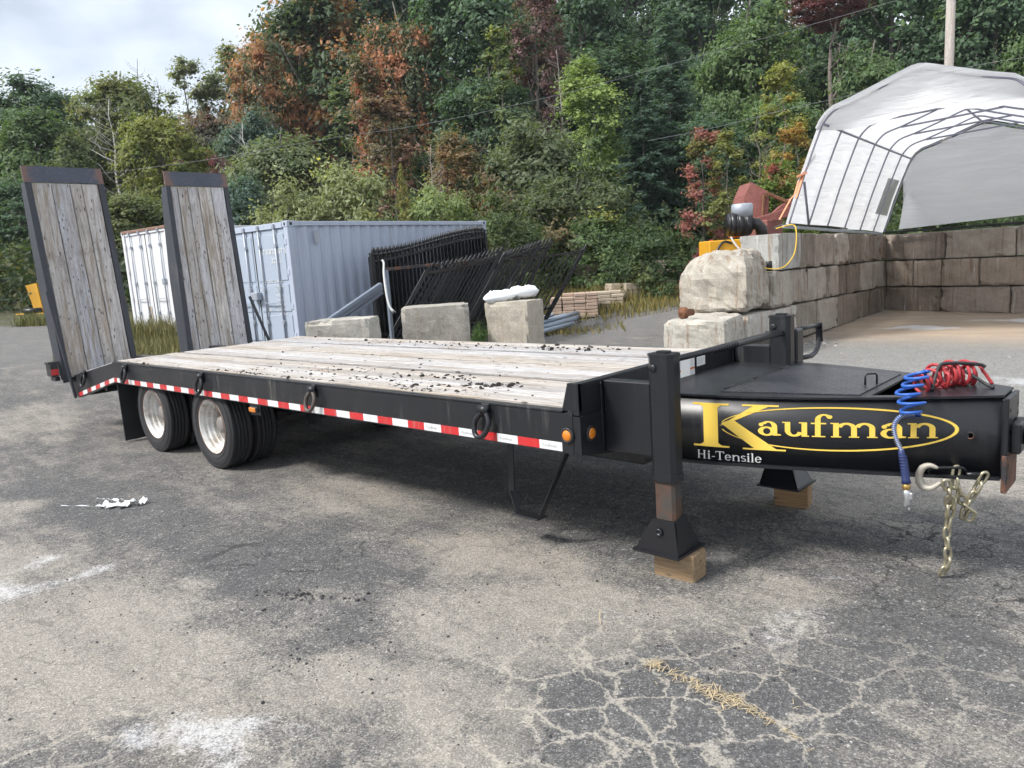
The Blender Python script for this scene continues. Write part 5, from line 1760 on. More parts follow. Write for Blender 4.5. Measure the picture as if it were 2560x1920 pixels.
door_text(gc, 'ATSU', .15, 1.02, 1.98); door_text(gc, '826457 5', .15, .70, 1.98); door_text(gc, '22G1', .15, .66, 1.80)
for i, (a, b) in enumerate((('MAX. GROSS', '30.480 KG'), ('', '67.200 LBS'), ('TARE', '2.230 KG'), ('', '4.920 LBS'), ('NET', '28.250 KG'), ('', '62.280 LBS'), ('CU.CAP.', '33.2 CU.M'), ('', '1.172 CU.FT'))):
    if a: door_text(gc, a, .062, 1.04, 1.42 - i * .095)
    door_text(gc, b, .062, .64, 1.42 - i * .095)
m = MB(); m.box(-.10, .02, 1.12, 1.36, 1.08, 1.24, .01); m.build('lock_box', MAT['galv'], gc)
m = MB(); m.box(.62, .74, -.006, .002, 2.14, 2.40); m.build('side_vent', MAT['galv'], gc)
m = MB(); m.box(5.50, 5.62, -.006, .002, 2.14, 2.40); m.build('side_vent', MAT['galv'], gc)

WO = (-17.28, 5.30)
wc = container('shipping_container', 'white shipping container with rusty top edge, seen between the ramps', (WO[0], WO[1], tz(*WO) - .05), R(95), 12.1, 2.86, MAT['cont_brown'], MAT['cont_white'], MAT['cont_white'], corr=False)
MB().box(-.02, .09, .05, 2.39, 2.80, 2.875, .01).build('rusty_header', MAT['cont_brown'], wc)
MB().box(.018, .022, .36, .62, 1.38, 1.52).build('label_patch', MAT['galv'], wc)
MB().box(.018, .022, 1.36, 1.56, .45, .80).build('label_patch', MAT['paver'], wc)

# ------------------------------------------------------------------ wrought iron gates
def gate(name, lab, bl, br, tl, tr, npk, curve, posts=(1, 1), spear=True, ring=None, rails=(.10, .2), grp='black iron gates', thick=.026):
    """a gate leaf between four corners; curve(t) lifts the top rail (metres along the picket)"""
    bl, br, tl, tr = (Vector(p) for p in (bl, br, tl, tr))
    root = empty(name, bl); tag(root, lab, 'gate', grp)
    def pt(t, h):           # h 0..1 along the picket
        return bl.lerp(br, t) * (1 - h) + tl.lerp(tr, t) * h
    def loc(o): o.parent = root; o.matrix_parent_inverse = Matrix.Translation(-bl); return o
    hgt = (tl - bl).length
    def top(t): return 1.0 + curve(t) / hgt
    m = MB()
    P = [pt(t, top(t)) for t in np.linspace(0, 1, 15)]
    for a, b in zip(P[:-1], P[1:]): m.bar(a, b, .05, .045)
    loc(m.build('top_rail', MAT['iron']))
    for r_ in rails:
        m = MB(); m.bar(pt(0, r_), pt(1, r_), .045, .045); loc(m.build('rail', MAT['iron']))
    for k in range(npk):
        t = (k + .5) / npk
        a, b = pt(t, .03), pt(t, top(t) + (.11 if spear else 0) / hgt)
        m = MB(); m.bar(a, b, thick, thick)
        if spear:
            d = (b - a).normalized()
            m.tube([b - d * .02, b, b + d * .025, b + d * .035, b + d * .055, b + d * .16], [.010, .026, .026, .012, .024, .003], 6)
        loc(m.build('picket', MAT['iron']))
    for t, on in ((0, posts[0]), (1, posts[1])):
        if on:
            a, b = pt(t, -.02), pt(t, top(t) + .08 / hgt); d = (b - a).normalized()
            m = MB(); m.bar(a, b, .075, .075, .004)
            m.tube([b, b + d * .015, b + d * .03, b + d * .06, b + d * .085, b + d * .095], [.03, .03, .018, .036, .026, .004], 10)
            loc(m.build('gate_post', MAT['iron']))
    if ring:
        t0, h0, rt, rh = ring
        m = MB(); m.tube([pt(t0 + rt * math.cos(a), h0 + rh * math.sin(a)) for a in np.linspace(0, 2 * math.pi, 29)[:-1]], .016, 6, closed=True); loc(m.build('scroll_ring', MAT['iron']))
    return root


sc = lambda t: .42 * (3 * t * t - 2 * t ** 3)
for i, x in enumerate((-9.74, -9.82, -9.91, -10.0, -10.1)):
    z0 = tz(x, 6.2) + .05
    y0 = 6.02 + (0, .07, .10, .22, .31)[i]
    gate('iron_gate', ('foremost', 'second', 'third', 'fourth', 'rearmost')[i] + ' of the upright black spear-topped gate leaves against the container', (x, y0, z0), (x, y0 + 3.25, z0 + .1), (x, y0, 2.04), (x, y0 + 3.25, 2.04), 31, sc, ring=(.52, .62, .12, .13) if i == 0 else None)
# leaning leaves
lean = Vector((.62, .98, 1.74))
def leaning(lab, q_top_l, q_top_r, npk, curve, **kw):
    tl, tr = Vector(q_top_l), Vector(q_top_r)
    return gate('iron_gate', lab, tl - lean, tr - lean, tl, tr, npk, curve, grp='black iron gates', **kw)


s4 = lambda x, y: (860 + x / 2.765, 520 + y / 2.765)
bow = lambda t: .10 * math.sin(t * 3.1) - .16 * math.sin(min(1, t * 1.6) * 3.1)
leaning('leaning black gate leaf with a ring, farthest right of the gate pile', at(*s4(1090, 355), 16.2), at(*s4(1655, 292), 18.3), 15, lambda t: -.05 * math.sin(t * 3.1) + .0, ring=(.40, .62, .13, .20), posts=(1, 1), spear=False, rails=(.06, .24))
leaning('leaning black spear-topped gate leaf in the middle of the gate pile', at(*s4(660, 445), 14.6), at(*s4(1335, 275), 17.4), 26, lambda t: -.10 * math.sin(t * 3.1))
leaning('leaning black gate leaf behind the middle one, spears against the bushes', at(*s4(740, 430), 15.0), at(*s4(1415, 265), 18.0), 22, lambda t: -.06 * math.sin(t * 3.1))
leaning('short leaning black gate leaf propped beside the rope', at(*s4(560, 455), 14.0), at(*s4(1075, 325), 16.0), 16, lambda t: -.05 * math.sin(t * 3.1))
# frame in front with a long square tube and rope
m = MB(); m.bar(at(*s4(283, 425), 13.0), at(*s4(950, 360), 15.6), .055, .055, .004); o = m.build('square_tube', MAT['rust_paint']); tag(o, 'long square steel tube with rusty end laid against the gates', 'steel tube')
a = at(*s4(290, 430), 13.0); m = MB(); m.bar(a, (a[0], a[1], tz(a[0], a[1]) - .02), .06, .06, .004); o = m.build('steel_post', MAT['grey_beam']); tag(o, 'dark upright steel post holding the long square tube', 'steel post')
pts = smooth([at(*s4(a_, b_), 12.95) for a_, b_ in ((262, 360), (275, 380), (275, 450), (285, 540), (298, 620), (315, 680), (338, 715))], 5)
m = MB(); m.tube(pts, .018, 7)
for i in range(5): m.tube([pts[-6], (pts[-1][0] + .02 * i - .05, pts[-1][1] + .01 * i, pts[-1][2] - .02 * (i % 3))], .006, 5)
o = m.build('white_rope', MAT['rope']); tag(o, 'frayed white rope hanging on the gates beside the upright post', 'rope')
for i, (u0, v0, u1, v1) in enumerate(((800, 1110, 1300, 850), (860, 1112, 1302, 885), (950, 1112, 1304, 920))):
    p0, p1 = at(560 + u0 / 3.687, 500 + v0 / 3.687 + 30, 12.6 + .1 * i), at(560 + u1 / 3.687 + 40, 500 + v1 / 3.687 - 20, 13.4 + .1 * i)
    m = MB(); m.bar(p0, p1, .10, .07, .008); o = m.build('grey_rail', MAT['grey_beam']); tag(o, ('topmost', 'middle', 'lowest')[i] + ' of three grey rails propped between container and gates', 'rail', 'grey rails by the container')

# ------------------------------------------------------------------ paver stacks, pipes
pr = random.Random(4)
def paver_stack(lab, base, rz, nx, ny, nz, sx, sy, sz, mat, pallet=True, ragged=.3):
    root = empty('paver_stack', base, rz); tag(root, lab, 'pavers', 'paver stacks at the edge of the yard')
    z0 = 0
    if pallet:
        m = MB()
        for j in range(5): m.box(-.05, nx * sx + .05, j * ny * sy / 4 - .05, j * ny * sy / 4 + .05, .09, .11, .003)
        for i in range(3): m.box(i * nx * sx / 2 - .05, i * nx * sx / 2 + .05, -.05, ny * sy + .05, .0, .089, .003)
        m.build('pallet', MAT['beam_grey'], root); z0 = .112
    me = MB().box(-sx / 2 + .006, sx / 2 - .006, -sy / 2 + .006, sy / 2 - .006, 0, sz - .006, .012).mesh('paver')
    for k in range(nz):
        for i in range(nx):
            for j in range(ny):
                if k == nz - 1 and pr.random() < ragged: continue
                if 0 < i < nx - 1 and 0 < j < ny - 1 and k < nz - 1: continue
                new_obj('paver', me, MAT[mat], root, ((i + .5) * sx + pr.uniform(-.012, .012), (j + .5) * sy + pr.uniform(-.012, .012), z0 + k * sz), (0, 0, pr.uniform(-.04, .04)))


def g_at(u, v, d):
    p = at(u, v, d); return (p[0], p[1], tz(p[0], p[1]) - .01)


paver_stack('pinkish paver stack seen through the right end of the leaning gates', g_at(1376, 765, 19.0), R(38), 4, 2, 7, .30, .30, .085, 'paver_pink', ragged=.5)
paver_stack('middle stack of cream paver slabs beside the grey pipes', g_at(1430, 762, 19.6), R(42), 4, 2, 5, .34, .30, .085, 'paver', ragged=.5)
paver_stack('long stack of cream kerb blocks behind the other pavers', g_at(1445, 745, 23.0), R(44), 5, 2, 5, .62, .30, .13, 'paver', ragged=.2)
paver_stack('low pallet of tan paving blocks at the right end of the stacks', g_at(1535, 762, 20.2), R(50), 5, 3, 2, .36, .32, .19, 'paver', ragged=.35)
p0 = at(1452, 708, 23.0)
m = MB(); m.bar(p0, at(1568, 708, 24.0), .3, .16, .01); o = m.build('grey_beam', MAT['beam_grey']); tag(o, 'weathered grey beam on top of the long kerb block stack', 'beam')
for i in range(6):
    a = at(1345, 795 - 4 * i, 17.0 + .35 * i); b = at(1432 + 6 * i, 770 - 2 * i, 18.0 + .35 * i)
    a[2] = tz(a[0], a[1]) + .12 + .04 * (i % 2); b[2] = tz(b[0], b[1]) + .12 + .04 * (i % 2)
    o = MB().tube([a, b], .055, 10).build('grey_pipe', MAT['pvc']); tag(o, ('nearest', 'second nearest', 'third', 'fourth', 'second farthest', 'farthest')[i] + ' of the grey plastic pipes lying beside the leaning gates', 'pipe', 'grey pipes on the ground')

# ------------------------------------------------------------------ machinery
def d8(x, y, d): return Vector(at(*s8(x, y), d))
pm = empty('yellow_machine', d8(340, 1180, 16.5)); tag(pm, 'yellow engine machine with a black air cleaner behind the boulder block', 'machine')
def pmw(o): o.parent = pm; o.matrix_parent_inverse = Matrix.Translation(-pm.location); return o
fr = _R0; bk = np.array([-math.sin(YAW), math.cos(YAW), 0])
def mbox(x0, y0, x1, y1, d, th, ch=.02):
    """an upright box facing the yard between two surveyed corners"""
    a, b = d8(x0, y1, d), d8(x1, y0, d)
    w = (b - a).dot(Vector(fr)); h = b.z - a.z
    M_ = Matrix(((fr[0], bk[0], 0, a.x), (fr[1], bk[1], 0, a.y), (0, 0, 1, a.z), (0, 0, 0, 1)))
    return MB().box(0, w, 0, th, 0, h, ch, M_)
pmw(mbox(255, 1085, 430, 1420, 16.5, .9).build('housing', MAT['yellow']))
pmw(mbox(252, 1090, 264, 1190, 16.47, .02, .002).build('reflector', MAT['tape_red']))
pmw(mbox(360, 1105, 425, 1200, 16.46, .03, .004).build('opening', MAT['ink']))
pmw(mbox(372, 1048, 428, 1080, 16.5, .3).build('bracket', MAT['orange']))
pmw(mbox(470, 1010, 520, 1040, 16.5, .2).build('bracket', MAT['yellow']))
m = MB(); a, b = d8(345, 1010, 16.5), d8(470, 1005, 16.5)
for t0, t1, r_ in ((0, .06, .26), (.07, .3, .275), (.31, .36, .285), (.37, .62, .275), (.63, .68, .285), (.69, .93, .275), (.94, 1, .25)):
    m.tube([a.lerp(b, t0), a.lerp(b, t1)], r_ * .93, 20)
m.tube([b, b + (b - a) * .3, b + (b - a) * .48 + Vector((0, 0, -.1)), b + (b - a) * .55 + Vector((0, 0, -.35))], .13, 12)
pmw(m.build('air_cleaner', MAT['black_plastic']))
m = MB(); c = d8(427, 970, 16.5); m.lathe([(.23, 0), (.23, .27), (.20, .30), (0, .31)], (c.x, c.y, c.z), 'z', 24); pmw(m.build('intake_cap', MAT['galv']))
pmw(MB().tube(smooth([d8(*q, 16.3) for q in ((275, 1190), (300, 1130), (330, 1100), (370, 1110))], 5), .025, 7).build('hose', MAT['black_plastic']))
pmw(MB().tube(smooth([d8(*q, 16.3) for q in ((365, 1075), (385, 1110), (410, 1140), (428, 1155))], 5), .02, 7).build('hose', MAT['rope']))

bu = empty('excavator_bucket', d8(500, 1010, 18.5)); tag(bu, 'rust-red steel bucket with arm standing beside the shelter', 'bucket')
def buw(o): o.parent = bu; o.matrix_parent_inverse = Matrix.Translation(-bu.location); return o
D = 18.5
side = [(425, 1010), (430, 930), (445, 850), (478, 780), (560, 825), (575, 835), (572, 900), (570, 960), (520, 985)]
bkv = Vector(bk) * .9
buw(MB().prism([d8(x, y, D) for x, y in side], bkv * .06).build('bucket_side', MAT['red_rust']))
buw(MB().prism([d8(x, y, D) + bkv for x, y in side], bkv * .06).build('bucket_side', MAT['red_rust']))
m = MB(); P = [d8(x, y, D) + bkv * .03 for x, y in side[:6]]
for a, b in zip(P[:-1], P[1:]): m.prism([a, b, b + bkv, a + bkv], (0, 0, .02))
buw(m.build('bucket_shell', MAT['red_rust']))
m = MB(); m.bar(d8(572, 840, D - .05), d8(672, 885, D - .05), .10, .08, .01); buw(m.build('link_arm', MAT['rust']))
m = MB(); m.bar(d8(515, 990, D - .1), d8(690, 935, D - .1), .14, .20, .01); m.bar(d8(600, 955, D), d8(690, 880, D), .14, .16, .01); buw(m.build('dipper_arm', MAT['red_rust']))
m = MB(); m.bar(d8(545, 850, D - .06), d8(540, 965, D - .06), .05, .10, .005); m.bar(d8(545, 850, D - .06), d8(575, 840, D - .06), .05, .10, .005); buw(m.build('side_rib', MAT['rust']))
m = MB(); a = d8(500, 1010, D); m.box(a.x - .35, a.x + .35, a.y - .1, a.y + .8, tz(a.x, a.y) - .1, a.z + .1, .02); buw(m.build('bucket_stand', MAT['red_rust']))

# yellow attachment and pallets far left
s1 = lambda x, y: (x / 3.16, 380 + y / 3.16)
def d1(x, y, d): return Vector(at(*s1(x, y), d))
yl = empty('yellow_attachment', d1(260, 1420, 26)); tag(yl, 'yellow machine attachment standing behind the nearer ramp', 'machine')
def ylw(o): o.parent = yl; o.matrix_parent_inverse = Matrix.Translation(-yl.location); return o
ylw(MB().prism([d1(x, y, 26) for x, y in ((200, 1055), (285, 1035), (345, 1270), (270, 1250))], Vector(bk) * .5).build('blade', MAT['yellow']))
ylw(MB().prism([d1(x, y, 25.8) for x, y in ((120, 1280), (350, 1268), (350, 1300), (135, 1305))], Vector(bk) * .8).build('tray', MAT['yellow']))
ylw(MB().prism([d1(x, y, 25.9) for x, y in ((140, 1306), (350, 1300), (350, 1480), (190, 1450))], Vector(bk) * .7).build('hopper', MAT['rust_paint']))
ylw(MB().tube([d1(190, 1262, 25.7), d1(330, 1250, 25.9)], .10, 10).build('roller', MAT['black_plastic']))
pb = d1(0, 1395, 27)
root = empty('timber_pile', (pb.x, pb.y, tz(pb.x, pb.y))); tag(root, 'grey pile of timber and pallets at the left edge of the yard', 'timber pile')
for i in range(9):
    q0, q1 = d1(-60 + 20 * (i % 3), 1380 - 34 * (i // 3), 27 + .3 * (i % 2)), d1(150 - 25 * (i // 3), 1372 - 34 * (i // 3), 27.3 + .3 * (i % 2))
    o = MB().bar(q0, q1, .35, .16, .01).build('timber', MAT['beam_grey']); o.parent = root; o.matrix_parent_inverse = Matrix.Translation(-root.location)

# ------------------------------------------------------------------ utility pole and lines
pp = at(2370, 165, 24.0)
root = empty('utility_pole', (pp[0], pp[1], tz(pp[0], pp[1]))); tag(root, 'pale wooden utility pole rising behind the white shelter', 'utility pole')
zt0 = 13.0
m = MB(); m.tube([(0, 0, -.3), (.02, 0, 5), (.05, .02, zt0)], [.16, .145, .12], 16); m.build('pole', MAT['pole_wood'], root)
m = MB(); m.box(-1.0, 1.0, -.06, .06, zt0 - 1.0 + 0, zt0 - .88, .01); m.build('cross_arm', MAT['pole_wood'], root)
def wire(lab, pts, r=.016):
    o = MB().tube(smooth(pts, 8), r, 6).build('power_line', MAT['wire']); tag(o, lab, 'power line', 'overhead lines')
wire('long sagging overhead line crossing in front of the wooded slope', [at(2640, -115, 19), at(2245, 0, 20.5), at(1680, 160, 22), at(1400, 236, 22.6), at(1065, 310, 23.2), at(830, 345, 23.6), at(500, 402, 24), at(200, 440, 24.5)], .005)
wire('short overhead line running from the pole to the right edge', [at(2372, 178, 23.9), at(2470, 158, 23), at(2600, 138, 22)], .005)
wire('lower overhead line passing behind the shelter towards the birches', [at(2330, 170, 22.5), at(2130, 236, 21.5), at(1980, 270, 21.3), at(1790, 318, 21.2), at(1620, 352, 21)], .005)
# ------------------------------------------------------------------ trees and shrubs
def leaves(P, N, size, rg, asp=.62, droop=.0):
    """diamond leaves at P facing N: returns verts, faces, tone"""
    n = len(P)
    T = rg.normal(0, 1, (n, 3)); T -= N * (T * N).sum(1, keepdims=True); T /= np.linalg.norm(T, axis=1, keepdims=True) + 1e-9
    T[:, 2] -= droop; T /= np.linalg.norm(T, axis=1, keepdims=True) + 1e-9
    B = np.cross(N, T); B /= np.linalg.norm(B, axis=1, keepdims=True) + 1e-9
    s = (size * np.clip(np.exp(rg.normal(-.05, .38, n)), .45, 2.1))[:, None]
    a = P - T * s * .5; c = P + T * s * .5
    b = P + B * s * asp * .5 - N * s * .10; d = P - B * s * asp * .5 - N * s * .10
    V = np.stack([a, b, c, d], 1).reshape(-1, 3)
    F_ = np.arange(4 * n).reshape(-1, 4)
    return V, F_


def unit(v): return v / (np.linalg.norm(v, axis=1, keepdims=True) + 1e-9)


def crown(kind, w, h, n, leaf, seed):
    rg = np.random.RandomState(seed)
    if kind == 'broad':
        K = 110
        d = unit(rg.normal(0, 1, (K, 3))); d[:, 2] = d[:, 2] * .95 + .05; d = unit(d)
        rad = rg.uniform(.45, 1.0, K) ** .6
        C = d * rad[:, None] * np.array([w * .43, w * .43, h * .49]) * (1 - .25 * np.clip(d[:, 2:3], 0, 1)) + np.array([0, 0, h * .5])
        lob = unit(rg.normal(0, 1, (9, 3))); lobe = np.max(np.clip(d @ lob.T, 0, 1) ** 3, 1)
        C = (C - np.array([0, 0, h * .5])) * (.80 + .30 * lobe)[:, None] + np.array([0, 0, h * .5])
        R_ = w * rg.uniform(.07, .16, K); flat = .7
    elif kind == 'tall':
        K = 80
        t = rg.uniform(0, 1, K) ** .8; prof = .46 * np.sin(np.clip(t * .92 + .08, 0, 1) * math.pi) ** .7
        a = rg.uniform(0, 6.283, K); rr = prof * w * rg.uniform(.25, 1.05, K) ** .6
        C = np.stack([np.cos(a) * rr, np.sin(a) * rr, t * h * .97], 1); C[:, 0] += .09 * w * np.sin(t * 5 + seed); C[:, 1] += .09 * w * np.cos(t * 4 + seed); R_ = w * rg.uniform(.09, .20, K); flat = .9
    elif kind == 'bush':
        K = 60
        d = unit(rg.normal(0, 1, (K, 3))); d[:, 2] = np.abs(d[:, 2]) * 1.1 - .15
        C = d * (rg.uniform(.4, 1, K) ** .5)[:, None] * np.array([w * .42, w * .42, h * .85]) + np.array([0, 0, h * .06]); R_ = w * rg.uniform(.07, .15, K); flat = .95
    elif kind == 'sparse':
        K = 34
        t = rg.uniform(.12, 1, K); prof = .5 * (1 - t) ** .5 * (t + .15) ** .25
        a = rg.uniform(0, 6.283, K); rr = prof * w * rg.uniform(.5, 1, K)
        C = np.stack([np.cos(a) * rr, np.sin(a) * rr, t * h * .96], 1); R_ = w * rg.uniform(.07, .13, K); flat = .8
    if kind == 'conifer':
        Vs = []; Fs = []; tones = []; P = []; N = []; S = []
        nb = 230
        for i in range(nb):
            t = (i + rg.uniform(0, 1)) / nb; z = h * (.02 + .97 * t)
            L = (1 - t) ** .75 * w * .5 * rg.uniform(.4, 1.2) + .08; a = rg.uniform(0, 6.283)
            m = max(8, int(n / nb * (1.6 * (1 - t) + .25)))
            u = rg.uniform(.12, 1, m) ** .8
            x = u * L; zz = z - .28 * L * u ** 1.4 + .10 * L * u ** 3
            sd = rg.normal(0, 1, m) * .14 * L * (1.2 - u) + rg.normal(0, .06, m)
            P.append(np.stack([np.cos(a) * x - np.sin(a) * sd, np.sin(a) * x + np.cos(a) * sd, zz - np.abs(rg.normal(0, .13, m)) + rg.normal(0, .07, m) - .1 * np.abs(sd)], 1))
            nn = np.stack([np.cos(a) * .35 + rg.normal(0, .45, m), np.sin(a) * .35 + rg.normal(0, .45, m), np.full(m, .9)], 1); N.append(nn)
        P = np.concatenate(P); N = unit(np.concatenate(N)); n = len(P)
        V, F_ = leaves(P, N, leaf, rg, .34, .25)
        tone = np.clip(rg.normal(.45, .18, n), 0, 1)
        return arr_mesh('crown', V, F_, {'tone': tone})
    wts = R_ ** 2; k = rg.choice(K, n, p=wts / wts.sum())
    q = unit(rg.normal(0, 1, (n, 3))); q[:, 2] = np.where(rg.uniform(0, 1, n) < .72, np.abs(q[:, 2]), q[:, 2])
    rad = np.clip(np.abs(rg.normal(0, .66, n)) + .12, 0, 1.6)
    P = C[k] + q * (R_[k] * rad)[:, None] * np.array([1, 1, flat])
    out = unit(P - np.array([0, 0, h * .4]))
    N = unit(q * .5 + out * .5 + rg.normal(0, .42, (n, 3)) + np.array([0, 0, .5]))
    V, F_ = leaves(P, N, leaf, rg, .66 if kind != 'bush' else .5, .25)
    kt = rg.normal(0, .11, K)
    tone = np.clip(rg.normal(.42, .17, n) + kt[k], 0, 1)
    return arr_mesh('crown', V, F_, {'tone': tone})


def trunk(h, r, seed, limbs=9, bend=.04, c0=.35, spread=.3):
    rg = random.Random(seed); m = MB()
    pts = [Vector((0, 0, -.4))]; n = 9
    for i in range(1, n + 1):
        t = i / n; pts.append(Vector((rg.uniform(-1, 1) * bend * h * t * .5, rg.uniform(-1, 1) * bend * h * t * .5, h * t)))
    m.tube(pts, [r * (1.35 if i == 0 else (1 - .86 * i / n)) for i in range(n + 1)], 8)
    for i in range(limbs):
        t = c0 + (1 - c0) * (i + rg.random()) / limbs * .92
        k = min(int(t * n), n - 1); b = pts[k].lerp(pts[k + 1], t * n - k)
        a = rg.uniform(0, 6.283); L = h * spread * (1.15 - t) * rg.uniform(.7, 1.25)
        e = b + Vector((math.cos(a) * L, math.sin(a) * L, L * rg.uniform(.45, .95)))
        mid = b.lerp(e, .5) + Vector((rg.uniform(-.1, .1) * L, rg.uniform(-.1, .1) * L, -.06 * L))
        r0 = r * (1 - .86 * t) * .62
        m.tube([b, mid, e], [r0, r0 * .6, r0 * .15], 6)
        for j in range(2):
            f = mid.lerp(e, rg.random() * .8); g_ = f + Vector((rg.uniform(-.35, .35) * L, rg.uniform(-.35, .35) * L, L * rg.uniform(.15, .45)))
            m.tube([f, g_], [r0 * .4, r0 * .08], 5)
    return m.mesh('trunk', fix=False)


CR = {}
def get_crown(kind, v):
    if (kind, v) not in CR:
        w, h, n, lf = {'broad': (8, 10, 30000, .215), 'tall': (5, 10, 17000, .19), 'bush': (4, 3.6, 16000, .115), 'sparse': (3.6, 8, 6000, .14), 'conifer': (5.2, 13, 22000, .22)}[kind]
        CR[kind, v] = (crown(kind, w, h, n, lf, 100 + v * 7 + len(kind)), w, h)
    return CR[kind, v]


TR = {}
def get_trunk(kind, v):
    if (kind, v) not in TR:
        a = {'broad': (10, .20, 12, .05, .2, .34), 'tall': (10, .15, 12, .03, .25, .2), 'bush': (2.6, .05, 9, .1, .08, .45), 'sparse': (8, .085, 14, .04, .3, .2), 'conifer': (13, .16, 4, .01, .6, .05), 'dead': (10, .11, 26, .05, .3, .3)}[kind]
        TR[kind, v] = (trunk(a[0], a[1], 40 + v, a[2], a[3], a[4], a[5]), a[0])
    return TR[kind, v]


GREY = (.16, .145, .13)
seed_ = [0]
def tree(name, lab, kind, u, vtop, wpx, d, col, tip=None, turn=0.0, cb=.04, cat='tree', bark='bark', bcol=GREY, group='trees on the wooded slope', chp=None):
    """u, vtop: bearing of the tree top; wpx: crown width; d: distance; cb: crown base as a share of the height; chp: crown height share"""
    i = seed_[0]; seed_[0] += 1
    top = at(u, vtop, d); gz_ = tz(top[0], top[1]); Ht = top[2] - gz_
    root = empty(name, (top[0], top[1], gz_ - .05), (i * 2.399) % 6.283); tag(root, lab, cat, group)
    if kind != 'dead':
        me, w, h = get_crown(kind, i % {'broad': 4, 'tall': 3, 'bush': 3, 'sparse': 2, 'conifer': 2}[kind])
        W_ = wpx * d / FPX
        c = new_obj('crown', me, MAT['leaf'], root, (0, 0, cb * Ht), None, col)
        c.scale = (W_ / w, W_ / w, Ht * (1 - cb) / h)
        c['tip'] = list(tip or col); c['turn'] = float(turn if tip else 0.0)
    tm, th = get_trunk(kind, i % 3)
    t = new_obj('trunk', tm, MAT[bark], root, None, None, bcol)
    k = Ht * (.93 if kind != 'bush' else .8) / th
    t.scale = (k if kind != 'bush' else wpx * d / FPX / 3.4,) * 2 + (k,)
    return root


DG, MG, OG, YG, GG, BG = (.088, .148, .082), (.125, .190, .078), (.165, .195, .080), (.255, .265, .075), (.185, .215, .120), (.135, .200, .165)
PW = (.30, .33, .175)
ORG, RED, MAR, PNK, YEL, BRN_ = (.44, .19, .095), (.33, .095, .09), (.165, .078, .085), (.25, .145, .125), (.36, .27, .07), (.20, .15, .09)
# far rank
tree('maple_tree', 'dark green maple at the left edge, touching the sky', 'broad', 45, 150, 330, 48, DG, OG, .45)
tree('maple_tree', 'mid green tree low at the left edge, before the dark maple', 'broad', 70, 235, 290, 41, MG, YG, .25)
tree('maple_tree', 'round olive-green maple standing free against the sky left of centre', 'broad', 290, 145, 300, 45, OG, (0.189, 0.189, 0.057), .5)
tree('dead_tree', 'bare twiggy treetop poking above the round olive maple', 'dead', 332, 118, 70, 52, None, bcol=(.22, .2, .2))
tree('dead_tree', 'small bare treetop right of the round olive maple', 'dead', 383, 165, 60, 52, None, bcol=(.22, .2, .2))
tree('poplar_tree', 'pale sparse poplar reaching into the sky, left one of the pair', 'sparse', 450, 118, 170, 49, (0.245, 0.264, 0.160), YG, .3, cb=.1)
tree('poplar_tree', 'pale grey-green poplar reaching into the sky, right one of the pair', 'tall', 560, 105, 190, 50, (0.170, 0.198, 0.113), (0.283, 0.283, 0.151), .5)
tree('maple_tree', 'dull mauve-green tree below the two poplars', 'broad', 500, 235, 230, 43, (0.142, 0.142, 0.104), PNK, .55)
tree('dark_tree', 'dark green tree under the orange maple branch', 'broad', 610, 240, 210, 39, BG, DG, .4)
tree('maple_tree', 'huge green maple turning orange along its sky side', 'broad', 770, -130, 430, 43, (0.083, 0.124, 0.065), (0.401, 0.201, 0.100), .54)
tree('maple_tree', 'orange-leaved maple flank at the edge of the open sky', 'broad', 640, 40, 230, 41, (0.130, 0.153, 0.077), (0.425, 0.212, 0.118), .64)
tree('maple_tree', 'green maple with a bright orange crown top near the upper edge', 'broad', 985, -40, 250, 41, (0.124, 0.153, 0.083), (0.472, 0.212, 0.118), .58)
tree('maple_tree', 'largest dark green maple at the top centre', 'broad', 1190, -160, 430, 42, DG, MG, .4)
tree('ash_tree', 'maroon-leaved tall tree between dark maples at the upper edge', 'tall', 1325, -70, 175, 38, (0.201, 0.112, 0.118), (0.130, 0.142, 0.088), .5, cb=.25)
tree('dark_tree', 'dark green tree right of the maroon one at the upper edge', 'broad', 1440, -120, 300, 45, DG, BG, .4)
tree('maple_tree', 'dark green tree under the maroon tree, behind the sagging line', 'broad', 1200, 130, 300, 37, DG, MG, .35)
tree('maple_tree', 'bright green maple right of the tall fir', 'broad', 1870, -50, 320, 37, MG, YG, .3)
tree('dark_tree', 'dark tree behind the tall fir top', 'broad', 1740, -150, 300, 46, DG, BG, .4)
tree('dark_tree', 'dark green tree behind the pole at the upper right', 'broad', 2230, -180, 400, 40, DG, MG, .35)
tree('dark_tree', 'dark green tree filling the upper right corner', 'broad', 2500, -150, 380, 36, DG, MG, .4)
tree('maple_tree', 'mid green tree low behind the shelter roof, right of the bare trunk', 'broad', 2180, 60, 260, 31, MG, DG, .4)
tree('maple_tree', 'leafy green tree at the right edge above the shelter', 'broad', 2590, 20, 230, 27, MG, YG, .25)
tree('pine_tree', 'tall bare-trunked tree with flat maroon top near the pole', 'broad', 2080, -60, 210, 33, MAR, (0.256, 0.080, 0.096), .5, cb=.80, bcol=(.20, .17, .15))
for i, (u, v, wp, d) in enumerate(((880, -230, 420, 54), (1080, -260, 420, 55), (1330, -260, 420, 54), (1560, -280, 420, 55), (1800, -280, 420, 54), (2050, -280, 420, 52), (2300, -280, 420, 50), (2560, -260, 420, 48), (760, 60, 380, 50), (980, 120, 330, 46), (1500, 60, 360, 44), (1830, 120, 330, 42), (2100, 80, 300, 40), (2400, 60, 380, 40), (-200, 150, 360, 46), (-460, 170, 360, 46), (-750, 190, 420, 48), (-330, 330, 320, 37), (2850, -150, 420, 40))):
    tree('dark_tree', 'dark green tree standing far back among the others on the slope', 'broad', u, v, wp, d, DG if i % 3 else (0.059, 0.100, 0.047), MG, .4, group='far dark trees on the slope')
